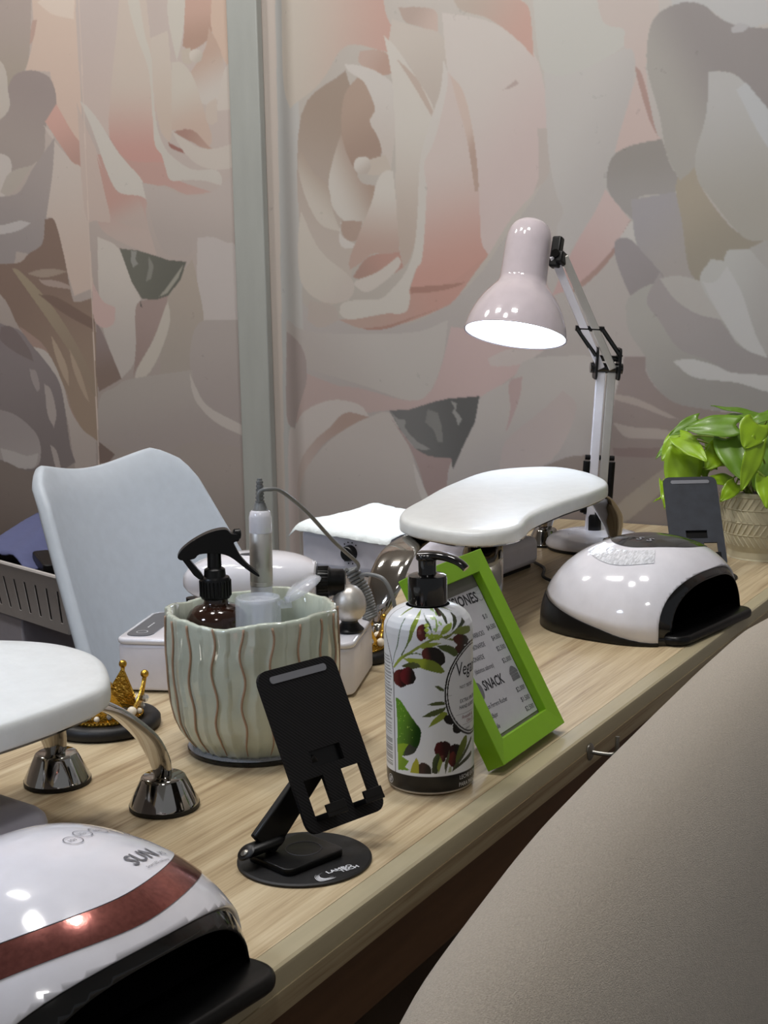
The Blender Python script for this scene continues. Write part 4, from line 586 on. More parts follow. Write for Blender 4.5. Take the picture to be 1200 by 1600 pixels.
    for k in (-.0014, 0, .0014): tg.add([cyl(-1.10, .0105)(k + x, y) for x, y in ((-.0012, -.0022), (-.0005, -.0024), (.0014, .0022), (.0007, .0024))], [(0, 1, 2, 3)])
    tg.build('label_text', 'decal', b, smooth=0)
    c = MB(); c.lathe([(.0155, .160), (.0168, .1612), (.0170, .164), (.0170, .1835), (.0163, .1860), (.0140, .1870), (.0082, .1875), (.0078, .189), (.0080, .2000), (.0070, .2008)], 44)
    pump = c.build('pump_collar', 'blackgloss', t, smooth=35)
    nz = MB(); na_ = A0 + radians(62); dx, dy = cos(na_), sin(na_)
    nz.lathe([(.0090, .1995), (.0098, .2005), (.0098, .2035), (.0085, .2050), (.001, .2056)], 32)
    pts = [(-.006, .2028), (.004, .2038), (.014, .2038), (.024, .2020), (.032, .1988), (.0375, .1945)]
    nz.tube(spline([(u * dx, u * dy, z) for u, z in pts], 5), [(lerp(.0080, .0040, i / 25), lerp(.0042, .0030, i / 25)) for i in range(26)], 14)
    nz.build('pump_nozzle', 'blackgloss', pump, smooth=50)
lotion()

# ------------------------------------------------------------------ green menu frame
def menu_frame():
    t = thing('picture_frame', 'lime green picture frame with a printed drinks and snack price list', 'picture frame', (.3734, .023, TZ), 0)
    ln = radians(28.2); e = Vector((1, 0, 0)); up = Vector((0, sin(ln), cos(ln))); nrm = e.cross(up)
    M = Matrix((e, up, nrm)).transposed().to_4x4(); M.translation = Vector((0, 0, .0095))
    Wd, H, D, B = .1394, .1882, .018, .0205
    par = bpy.data.objects.new('moulding', None)
    bm = bmesh.new(); o = [(0, 0), (Wd, 0), (Wd, H), (0, H)]; i1 = [(B, B), (Wd - B, B), (Wd - B, H - B), (B, H - B)]
    def ring(pts, z): return [bm.verts.new((x, y, z)) for x, y in pts]
    a = ring(o, -D); b = ring(o, 0); c = ring(i1, -.0012); d = ring(i1, -.010)
    for r1, r2 in ((a, b), (b, c), (c, d), (d, a)):
        for k in range(4): bm.faces.new([r1[k], r1[(k + 1) % 4], r2[(k + 1) % 4], r2[k]])
    bmesh.ops.recalc_face_normals(bm, faces=bm.faces); me = bpy.data.meshes.new('moulding'); bm.to_mesh(me); bm.free()
    bpy.data.objects.remove(par)
    mo = link('moulding', me, 'green', t, smooth=0, bevel=.0006); mo.matrix_basis = M
    bc = MB().box((Wd / 2, H / 2, -.0125), (Wd - B * 2 + .006, H - 2 * B + .006, .004)).build('backing_card', 'board', t, smooth=0); bc.matrix_basis = M
    sh = MB(); sh.box((Wd / 2 + .001, H / 2 - .0045, -.0100), (Wd - 2 * B - .004, H - 2 * B - .015, .0007))
    s = sh.build('menu_sheet', 'paper', t, smooth=0); s.matrix_basis = M
    tx = MB(); tl = MB(); zt = -.0095
    def at(x, y): return lambda u, v: (x + u, y + v, zt)
    ta = radians(-3)
    def at(x, y): return lambda u, v: (x + u * cos(ta) - v * sin(ta), y + u * sin(ta) + v * cos(ta), zt)
    def width(b_, sz, sx): v, f = text_geo(b_, sz); return max(q[0] for q in v) * sx
    def fit_text(mb, b_, sz, xr, y, wd=None, bold=0):          # right end at xr, squeezed to the width wd
        w0 = width(b_, sz, 1); k = (wd / w0) if wd else .78; add_text(mb, b_, sz, at(xr - w0 * k * cos(ta), y - w0 * k * sin(ta)), bold=bold, sx=k)
    fit_text(tx, 'INFUSIONES', .0145, .1065, .1420, .083, .00035); fit_text(tx, 'SNACK', .0135, .0835, .0622, .0405, .0003)
    for nm, xr, y, pr, yp in (('', 0, 0, '$.0', .1238), ('CAFE STARBUCKS', .0885, .1108, '$4.500', .1120), ('CAFE BONAFIDE', .0805, .1008, '$4.000', .1012), ('TE BONAFIDE', .0690, .0908, '$2.500', .0900), ('(distintos sabores)', .0780, .0795, '$2.000', .0775), ('Bon Ferrero Rocher', .0740, .0462, '$2.000', .0470), ('Alfajor', .0455, .0385, '$1.500', .0367), ('Galle', .0400, .0285, '$2.500', .0270)):
        if nm: fit_text(tl, nm, .0066, xr, y)
        fit_text(tl, pr, .0068, .1085 if pr == '$.0' else .1150, yp, .009 if pr == '$.0' else .018)
    tx.build('menu_heading', 'ink', s, smooth=0); tl.build('menu_text', 'ink', s, smooth=0)
    ic = MB(); bx, by = .1075, .0665                           # burger picture, dark cookie and cup outline beside the headings
    ic.add([(bx - .008 + .016 * i / 10, by + .0015 + .0048 * sin(pi * i / 10), zt) for i in range(11)], [tuple(range(11))])
    for y0, y1, hw in ((-.0014, .0012, .0086), (-.0040, -.0018, .0080), (-.0078, -.0043, .0082)): ic.add([(bx - hw, by + y0, zt), (bx + hw, by + y0, zt), (bx + hw * .97, by + y1, zt), (bx - hw * .97, by + y1, zt)], [(0, 1, 2, 3)])
    ic.build('burger_icon', 'inkgrey', s, smooth=0)
    MB().add([(.0335 + .0072 * cos(2 * pi * i / 24), .0665 + .0085 * sin(2 * pi * i / 24), zt) for i in range(24)], [tuple(range(24))]).build('cookie_icon', 'inkgrey', s, smooth=0)
    cu = MB(); cx, cy = .1130, .1470; R = [[(cx + r * cos(a_), cy + r * sin(a_) * .9, zt) for a_ in [pi * .95 + 1.25 * pi * i / 20 for i in range(21)]] for r in (.0062, .0057)]
    cu.loft(R, (0, 0), closed=0); R = [[(cx + .001 + r * cos(2 * pi * i / 20), cy + .0035 + r * .35 * sin(2 * pi * i / 20), zt) for i in range(20)] for r in (.0060, .0056)]; cu.loft(R, (0, 0))
    cu.build('cup_icon', 'inkgrey', s, smooth=0)
    gl = MB(); gl.box((.0, .060, .0), (.06, .0025, .12), Matrix.Translation((Wd / 2, .085, .062)) @ Matrix.Rotation(radians(-24), 4, 'X') @ Matrix.Translation((0, -.06, 0)))
    gl.build('easel_leg', 'board', t, bevel=.0005)
menu_frame()

# ------------------------------------------------------------------ green ceramic pot and what stands in it
PC = (.345, .271)
def ceramic_pot():
    t = thing('ceramic_pot', 'pale green glazed ceramic pot with wavy clay ridges and black base', 'pot', (*PC, TZ), 0)
    nr = 19; seg = nr * 14; zs = [.006, .010, .018, .028, .04, .052, .064, .076, .088, .1, .112, .122, .130, .1345]
    base = [(.006, .058), (.012, .063), (.022, .070), (.035, .0752), (.05, .0782), (.07, .0800), (.1, .0808), (.1345, .0800)]
    rb = lambda z: np.interp(z, [b[0] for b in base], [b[1] for b in base])
    rnd = random.Random(3); ph = [rnd.uniform(0, 6.3) for _ in range(nr)]; am = [rnd.uniform(.5, 1) for _ in range(nr)]; fq = [rnd.uniform(95, 135) for _ in range(nr)]
    def wave(k, z): return .055 * am[k] * sin(z * fq[k] + ph[k]) * min(1, z / .05)
    def rad(th, z):
        u = th / (2 * pi) * nr; best = 9; k0 = 0
        for k in (int(u) - 1, int(u), int(u) + 1, int(u) + 2):
            kk = k % nr; c = k + wave(kk, z) * 1.7; d = u - c
            if abs(d) < abs(best): best = d; k0 = kk
        return rb(z) + .0016 * max(0, 1 - abs(best) / .12) + .0046 * (abs(best) ** .8 * (1 if best > 0 else .2) - .2)
    zl = np.linspace(.006, .1345, 44); rings = []
    for z in zl: rings.append([(rad(2 * pi * i / seg, z) * cos(2 * pi * i / seg), rad(2 * pi * i / seg, z) * sin(2 * pi * i / seg), z + (.0022 * sin(3 * 2 * pi * i / seg + 1) + .0012 * sin(7 * 2 * pi * i / seg)) * (z / .1345) ** 6) for i in range(seg)])
    top = rings[-1]
    def off(d, dz): return [(x * (1 - d / .08), y * (1 - d / .08), z + dz) for x, y, z in top]
    rings += [off(.001, .0016), off(.0035, .002), off(.0058, .0006)]
    for z in (.11, .08, .05, .03, .018): rings.append([((rb(z) - .007) * cos(2 * pi * i / seg), (rb(z) - .007) * sin(2 * pi * i / seg), z) for i in range(seg)])
    MB().loft(rings, (1, 1)).build('pot_body', 'celadon', t, smooth=180)
    rg = MB()
    for k in range(nr):
        pts = []
        for z in np.linspace(.010, .1335, 40):
            th = 2 * pi * (k + wave(k, z) * 1.7) / nr; r = rb(z) + .0012; pts.append((r * cos(th), r * sin(th), z))
        rg.tube(pts, [lerp(.0005, .0011, min(1, i / 8)) for i in range(40)], 6)
    rg.build('clay_ridges', 'clay', t, smooth=180)
    MB().lathe([(.001, 0), (.064, 0), (.0655, .0012), (.0655, .0036), (.0640, .0048), (.0610, .0058), (.055, .0066)], 64).build('base_plate', 'blackgloss', t, smooth=35)
    MB().lathe([(.0625, .0046), (.0645, .0050), (.0610, .0062), (.058, .0068)], 64, cap=(0, 0)).build('base_glaze', 'clear', t)
ceramic_pot()
def spray():
    t = thing('spray_bottle', 'amber spray bottle with black trigger head standing in the green pot', 'bottle', (.345, .3125, TZ + .019), 0)
    MB().lathe([(.026, 0), (.0285, .002), (.0295, .006), (.0295, .096), (.0285, .104), (.025, .110), (.019, .1145), (.0125, .1165), (.0115, .119), (.0115, .126)], 44).build('bottle_body', 'amber', t, smooth=60)
    c = MB(); c.lathe([(.0135, .122), (.0142, .123), (.0145, .125), (.0145, .1405), (.0135, .1425), (.0105, .1435), (.0100, .150), (.0082, .1515), (.0068, .152), (.0066, .168)], 36)
    for i in range(24):
        a = 2 * pi * i / 24; c.box((.0146 * cos(a), .0146 * sin(a), .132), (.0012, .0012, .015))
    col = c.build('collar', 'black', t, smooth=35)
    d = Vector((sin(radians(30)), -cos(radians(30)), 0)).normalized() * 1.0; d = Vector((.62, -.785, 0)).normalized(); s = Vector((0, 0, 1)).cross(d)
    M = Matrix((d, Vector((0, 0, 1)), s)).transposed().to_4x4()
    hd = MB(); prof = [(-.034, .166), (-.030, .1715), (-.020, .179), (-.006, .1860), (.006, .1890), (.013, .1885), (.017, .1845), (.023, .1835), (.024, .1775), (.019, .1760), (.021, .1700), (.025, .162), (.032, .153), (.0415, .1440), (.0405, .1420), (.030, .1495), (.018, .1600), (.010, .1645), (0, .1665), (-.014, .1660), (-.019, .1620), (-.030, .1610), (-.034, .163)]
    hd.prism(spline(prof, 3, True)[::-1], -.0068, .0068, M); hd.build('trigger_head', 'black', col, smooth=30, bevel=.0014)
    st = MB(); st.prism([(-.033, .165), (-.028, .167), (-.013, .1475), (-.010, .142), (-.015, .141), (-.020, .1455)], -.004, .004, M); st.build('head_strut', 'black', col, smooth=0, bevel=.0008)
    nzl = MB(); nzl.lathe([(.0042, 0), (.0052, .001), (.0052, .006), (.0040, .007)], 20, M=M @ Matrix.Translation((.019, .1830, 0)) @ Matrix.Rotation(radians(82), 4, 'Y') @ Matrix.Rotation(radians(0), 4, 'X')); nzl.build('nozzle', 'black', col)
spray()
def cup():
    t = thing('dispenser_tube', 'translucent plastic tube with open flip cap in the green pot', 'tube', (.316, .243, TZ + .019), 0)
    MB().lathe([(.017, 0), (.019, .001), (.0195, .004), (.0200, .095)], 36, cap=(1, 0)).build('tube_body', 'frost', t, smooth=60, solid=.0008)
    cp = MB(); cp.lathe([(.0207, .090), (.0212, .091), (.0207, .1335), (.0200, .1352), (.0188, .1355), (.0178, .1330), (.0160, .1310), (.0060, .1300), (.0052, .1318), (.0030, .1322), (.001, .1322)], 40, cap=(0, 1)); cp.build('cap', 'frost', t, smooth=50)
    MB().lathe([(.0050, .096), (.0054, .097), (.0054, .1295)], 20, cap=(1, 1)).build('inner_spout', 'frost', t, smooth=50)
    d = Vector((.62, -.785, 0)).normalized(); s = Vector((0, 0, 1)).cross(d); ax = (d * cos(radians(33)) + Vector((0, 0, 1)) * sin(radians(33))); nn = s.cross(ax) * -1
    M = Matrix((ax, s, ax.cross(s))).transposed().to_4x4(); M.translation = d * .0205 + Vector((0, 0, .129))
    lid = MB(); lid.lathe([(.001, .0045), (.013, .0040), (.0170, .0020), (.0195, -.0015), (.0198, -.003)], 40, cap=(1, 0), M=M @ Matrix.Translation((.024, 0, 0))); l = lid.build('flip_lid', 'clear', t, smooth=60, solid=.0009)
    hg = MB(); hg.tube([tuple(d * .020 + Vector((0, 0, .130))), tuple(d * .0235 + Vector((0, 0, .1255))), tuple(d * .0285 + Vector((0, 0, .1245))), tuple(d * .0270 + Vector((0, 0, .134)))], .0011, 8, flat=3); hg.build('lid_hinge', 'frost', t)
cup()
def handpiece():
    t = thing('drill_handpiece', 'silver and white nail drill handpiece with grey cable standing in the pot', 'nail drill', (.392, .294, TZ + .019), 0)
    lean = Matrix.Rotation(radians(1.5), 4, 'Y')
    L = lambda prof, seg=36: MB().lathe(prof, seg, M=lean)
    L([(.004, 0), (.0085, .004), (.0100, .02), (.0105, .085), (.0108, .1260)]).build('grip', 'white', t, smooth=40)
    L([(.0106, .1260), (.0112, .1265), (.0112, .1300), (.0110, .1302), (.0112, .1306), (.0112, .1780), (.0109, .1785)]).build('metal_sleeve', 'silver', t, smooth=40)
    L([(.0112, .1785), (.0113, .1800), (.0111, .1940), (.0100, .1990), (.0085, .2005)]).build('end_cap', 'white', t, smooth=40)
    sr = [(.0082, .2000), (.0074, .2010), (.0052, .2080)]; z = .2080
    for i in range(6): sr += [(.0046 - i * .0002, z), (.0046 - i * .0002, z + .0022), (.0034 - i * .00015, z + .0024), (.0034 - i * .00015, z + .0036)]; z += .0038
    L(sr + [(.0024, z + .001)], 24).build('strain_relief', 'grey', t, smooth=30)
handpiece()
def drill_cable():
    o = MB(); zt = TZ
    P = CABLE
    o.tube(spline(P, 8), .0021, 10)
    # coiled run hanging past the black knob
    A_, B_ = Vector(COIL[0]), Vector(COIL[1]); D_ = (B_ - A_); L_ = D_.length; z = D_.normalized(); x = z.cross(Vector((0, 0, 1))).normalized(); y = z.cross(x); pts = []; N = 17
    for i in range(N * 14 + 1):
        a = 2 * pi * i / 14; u = i / (N * 14); c = A_ + D_ * u + Vector((.010 * sin(u * 3), 0, -.004 * sin(u * pi))); pts.append(tuple(c + (x * cos(a) + y * sin(a)) * .0072))
    o.tube(pts, .0021, 7)
    o.tube(spline(LOOP, 8), .0024, 10)
    tag(o.build('coiled_cable', 'grey', smooth=60), 'grey coiled cable arching from drill handpiece to the black knob', 'cable')
CABLE = [(0.394, 0.293, 0.978), (0.394, 0.293, 0.985), (0.396, 0.291, 0.989), (0.4, 0.285, 0.99), (0.42, 0.283, 0.985), (0.47, 0.287, 0.957), (0.53, 0.294, 0.917), (0.59, 0.305, 0.885), (0.61, 0.312, 0.874), (0.62, 0.321, 0.867)]
COIL = [(0.62, 0.329, 0.868), (0.62, 0.305, 0.812)]
LOOP = [(0.62, 0.316, 0.86), (0.62, 0.305, 0.863), (0.62, 0.286, 0.859), (0.62, 0.275, 0.842), (0.62, 0.272, 0.82), (0.62, 0.28, 0.796)]
drill_cable()

# ------------------------------------------------------------------ white drill machine with knob and bulb
def machine():
    t = thing('nail_drill_machine', 'rounded white machine with black knob and grey bulb, behind the green pot', 'nail drill machine', (.520, .380, TZ + .0618), 0)
    M = Matrix.Translation((0, 0, .058)) @ Matrix.Rotation(radians(-62), 4, 'Z')     # long axis points to the right of the picture
    b = MB(); rings = []
    for i in range(25):
        u = i / 24; x = lerp(-.085, .058, u); k = sqrt(max(0, 1 - abs((u - .58) / .60) ** 2.6)) if u < .58 else sqrt(max(0, 1 - ((u - .58) / .50) ** 2.2))
        k = max(k, .05); ry, rz = .046 * k, .031 * k
        rings.append([(x, ry * (abs(cos(a)) ** .8) * (1 if cos(a) >= 0 else -1), rz * (abs(sin(a)) ** .8) * (1 if sin(a) >= 0 else -1) * (1 if sin(a) > 0 else .8)) for a in [2 * pi * j / 40 for j in range(40)]])
    b.loft(rings, (1, 1), M); body = b.build('body', 'white', t, smooth=50)
    r = MB(); r.lathe([(.021, -.012), (.0235, 0), (.0235, .008), (.021, .0095), (.018, .0095)], 44, M=M @ Matrix.Translation((.050, 0, -.004)) @ Matrix.Rotation(radians(90), 4, 'Y')); r.build('knob_collar', 'white', body, smooth=50)
    g = MB(); g.lathe([(.0175, .008), (.0192, .0098), (.0185, .0105), (.017, .010)], 44, M=M @ Matrix.Translation((.050, 0, -.004)) @ Matrix.Rotation(radians(90), 4, 'Y')); g.build('dial_ring', 'greyfoot', body)
    kn = MB(); kn.lathe([(.0165, .008), (.0175, .011), (.0168, .022), (.0155, .025), (.0148, .026), (.0142, .038), (.0128, .040), (.001, .0405)], 40, M=M @ Matrix.Translation((.050, 0, -.004)) @ Matrix.Rotation(radians(90), 4, 'Y'))
    for i in range(28):
        a = 2 * pi * i / 28; kn.box((.016, .0172 * cos(a), .0172 * sin(a)), (.012, .0012, .0012), M @ Matrix.Translation((.050, 0, -.004)))
    kn.build('knob', 'black', t, smooth=40)
    def topz(x, y):
        u = (x + .085) / .143; k = sqrt(max(0, 1 - abs((u - .58) / .60) ** 2.6)) if u < .58 else sqrt(max(0, 1 - ((u - .58) / .50) ** 2.2)); c = min(1, abs(y) / (.046 * k)) ** (1 / .8); return .031 * k * (sqrt(1 - c * c)) ** .8
    lg = MB(); n = 32; lg.add([(-.010 + .012 * cos(2 * pi * i / n), -.012 + .0045 * sin(2 * pi * i / n), topz(-.010 + .012 * cos(2 * pi * i / n), -.012 + .0045 * sin(2 * pi * i / n)) + .0006) for i in range(n)], [tuple(range(n))], M); lg.build('oval_badge', 'greyfoot', body, smooth=0)
    s = MB(); s.lathe([(.015, 0), (.016, .002), (.012, .006), (.009, .010), (.010, .014)], 40, c=(.042, -.084, 0)); s.build('bulb_neck', 'black', t, smooth=40)
    q = MB(); q.lathe([(.009, .012), (.013, .014), (.0175, .020), (.0190, .028), (.0180, .036), (.0140, .044), (.009, .049), (.004, .051)], 40, c=(.042, -.084, 0)); q.build('bulb', 'silver', t, smooth=60)
    cl = MB(); cl.tube([(.000, .000, .0), (.000, .000, .040)], .016, 18); cl.tube([(-.04, .065, .0), (-.04, .065, .040)], .008, 12); cl.build('support_post', 'black', t)
machine()

# ------------------------------------------------------------------ white unit with slate control panel
def unit():
    t = thing('sterilizer_box', 'long white box with slate touch panel on its corner, behind the green pot', 'box', (.515, .405, TZ), radians(20.5))
    # local y runs along its length (towards the chair), local x goes away from the camera
    MB().prism(rrect(.13, .262, .012, 5, .02, 0), .0025, .054, bev=.004).build('housing', 'white_satin', t, smooth=40)
    MB().prism(rrect(.132, .264, .013, 5, .02, 0), .054, .061, bev=.003).build('lid', 'white', t, smooth=40)
    p = MB().prism(rrect(.112, .030, .012, 5, .021, .110), .0608, .0618).build('control_panel', 'panel', t)
    d = MB(); n = 26
    def rg(cx, cy, r, w_): d.loft([[(cx + k * cos(2 * pi * i / n), cy + k * sin(2 * pi * i / n), .0621) for i in range(n)] for k in (r, r - w_)], (0, 0))
    rg(-.018, .110, .0065, .0009)
    for i in range(4): d.box((.004 + i * .006, .110, .0621), (.004, .0016, .0003))
    d.build('panel_marks', 'decal', p, smooth=0)
    MB().box((.02, 0, .0012), (.11, .24, .0024)).build('base_shadow_gap', 'rubber', t)
unit()

# ------------------------------------------------------------------ dust collectors
def dust_big():
    t = thing('dust_collector', 'white nail dust collector with control knob, tissue on top, under the right armrest', 'dust collector', (1.165, .535, TZ), radians(-3))
    b = MB(); W_, D_ = .20, .31
    b.add([(-.1, -.155, .006), (.1, -.155, .006), (.1, .155, .006), (-.1, .155, .006), (-.1, -.155, .050), (.1, -.155, .048), (.1, .155, .068), (-.1, .155, .069)], [(0, 3, 2, 1), (4, 5, 6, 7), (0, 1, 5, 4), (1, 2, 6, 5), (2, 3, 7, 6), (3, 0, 4, 7)])
    b.build('housing', 'greydark_white', t, bevel=.010, smooth=60)
    MB().box((0, 0, .0035), (.18, .29, .007)).build('base_feet', 'rubber', t)
    v = MB(); v.lathe([(.052, 0), (.052, .0016), (.047, .0022), (.046, .0008), (.001, .0008)], 40, M=Matrix.Translation((.012, -.085, .0565)) @ Matrix.Rotation(radians(6), 4, 'X') @ Matrix.Diagonal((1.4, 1, 1, 1)))
    v.build('intake_grille', 'black', t)
    k = MB(); Mk = Matrix.Translation((-.1, .062, .037)) @ Matrix.Rotation(radians(-90), 4, 'Y')
    k.lathe([(.0125, -.001), (.0125, .003), (.0115, .010), (.0100, .0115), (.001, .0118)], 30, M=Mk); kb = k.build('speed_knob', 'black', t, smooth=35)
    d = MB()
    for i in range(11):
        a = radians(-130 + 26 * i + 90); d.box((.0165 * cos(a), .0165 * sin(a), .0006), (.002, .002, .0004), Mk)
    d.build('knob_marks', 'ink', t, smooth=0)
def tissue():
    rnd = random.Random(5); n1, n2 = 26, 26; rows = []
    ang = radians(-3)
    for i in range(n1):
        row = []
        for j in range(n2):
            x = lerp(-.112, .108, i / (n1 - 1)); y = lerp(-.015, .168, j / (n2 - 1)); ed = min(i, j, n1 - 1 - i, n2 - 1 - j) == 0
            z = .0510 + .0195 * (y + .155) / .31 + .0045 + .0030 * max(0, sin(x * 35 + 1) * sin(y * 28)) + rnd.uniform(0, .0010)
            if x < -.100: z -= .010 * (-.100 - x) / .012 * 1.0
            if y > .157: z -= .012 * (y - .157) / .011
            if ed: x += rnd.uniform(-.002, .002); y += rnd.uniform(-.002, .002)
            row.append((x, y, z))
        rows.append(row)
    o = MB().loft(rows, (0, 0), closed=0).build('tissue', 'tissue', smooth=60, solid=.0008); o.location = (1.165, .535, TZ + .0015); o.rotation_euler = (0, 0, ang)
    tag(o, 'crumpled white tissue spread over the top of the white dust collector', 'tissue')
W['greydark_white'] = mat('cool_white_plastic', (206, 204, 214), .4)
dust_big(); tissue()
def dust_left():
    t = thing('dust_collector', 'lavender grey dust collector with black grille at the left edge behind SUN lamp', 'dust collector', (-.112, .300, TZ), radians(-8))
    b = MB(); o = rrect(.25, .17, .022, 6); b.prism(o, .004, .068, bev=.012); b.build('housing', 'greydark', t, smooth=50)
    MB().prism(rrect(.24, .16, .02), -.0005, .005).build('base_feet', 'rubber', t)
    v = MB(); v.lathe([(.058, 0), (.058, .0016), (.053, .0026), (.051, .0010), (.001, .0010)], 40, c=(-.018, .004, .0678)); 
    for i in range(-4, 5): v.box((-.018, .004 + i * .011, .0695), (2 * sqrt(max(0, .051 ** 2 - (i * .011) ** 2)), .003, .002))
    v.build('intake_grille', 'black', t)
dust_left()

# ------------------------------------------------------------------ crown ornaments
def crown(label, loc, disc, rad_, hgt, rot):
    t = thing('crown_brush_holder', label, 'ornament', loc, rot)
    MB().lathe([(.001, 0), (disc - .004, 0), (disc, .003), (disc, .009), (disc - .003, .0125), (disc - .009, .014), (disc - .014, .0115), (.001, .0115)], 48).build('pedestal', 'rubber', t, smooth=60)
    g = MB(); pk = 5; seg = 90; lo, hi, li, hi2 = [], [], [], []
    for i in range(seg):
        a = 2 * pi * i / seg; u = (i / seg * pk) % 1; tri = max(0, 1 - abs(u - .5) * 2) ** 1.5; h = .010 + (hgt - .010) * tri; fl = 1 + .20 * (h / hgt)
        lo.append((rad_ * cos(a), rad_ * sin(a), .0115)); hi.append((rad_ * fl * cos(a), rad_ * fl * sin(a), .0115 + h))
        li.append(((rad_ - .0022) * cos(a), (rad_ - .0022) * sin(a), .0115)); hi2.append(((rad_ * fl - .0020) * cos(a), (rad_ * fl - .0020) * sin(a), .0115 + h))
    g.loft([lo, hi, hi2, li, lo], (0, 0)); g.lathe([(rad_ + .0020, .0115), (rad_ + .0026, .0135), (rad_ + .0020, .0155), (rad_ - .0025, .0155), (rad_ - .0025, .0115)], 60, cap=(0, 0))
    for k in range(pk):
        a = 2 * pi * (k + .5) / pk; r = rad_ * 1.2; g.ball((r * cos(a), r * sin(a), .0115 + hgt + .003), .0042)
        g.tube([(rad_ * 1.08 * cos(a), rad_ * 1.08 * sin(a), .0115 + hgt * .5), (r * cos(a), r * sin(a), .0115 + hgt + .001)], .0022, 8)
    for i in range(60):
        a = 2 * pi * i / 60; g.ball(((rad_ + .0028) * cos(a), (rad_ + .0028) * sin(a), .0135), .0013, 6, 4)
    cr = g.build('crown', 'gold', t, smooth=50)
    for k in range(pk):
        a = 2 * pi * k / pk; r = rad_ * 1.06 + .002; MB().ball((r * cos(a), r * sin(a), .0225), .0050).build('pearl', 'pearl', cr, smooth=60)
        a2 = a + 2 * pi / pk / 4; MB().ball((r * cos(a2), r * sin(a2), .0200), .0030, 12, 6).build('pearl', 'pearl', cr, smooth=60)
        a = 2 * pi * (k + .5) / pk; r = rad_ * 1.10 + .0025; MB().ball((r * cos(a), r * sin(a), .0115 + hgt * .45), .0044, 8, 4).build('gem', 'gem', cr, smooth=0)
        MB().ball(((rad_ * 1.03 + .002) * cos(a), (rad_ * 1.03 + .002) * sin(a), .0215), .0030, 8, 4).build('gem', 'gem', cr, smooth=0)
crown('gold crown ornament with pearls on a black round base, behind the left armrest leg', (.325, .442, TZ), .0555, .035, .040, radians(48))
crown('gold crown ornament on black round base between green pot and lotion bottle', (.665, .345, TZ), .040, .024, .034, radians(55))

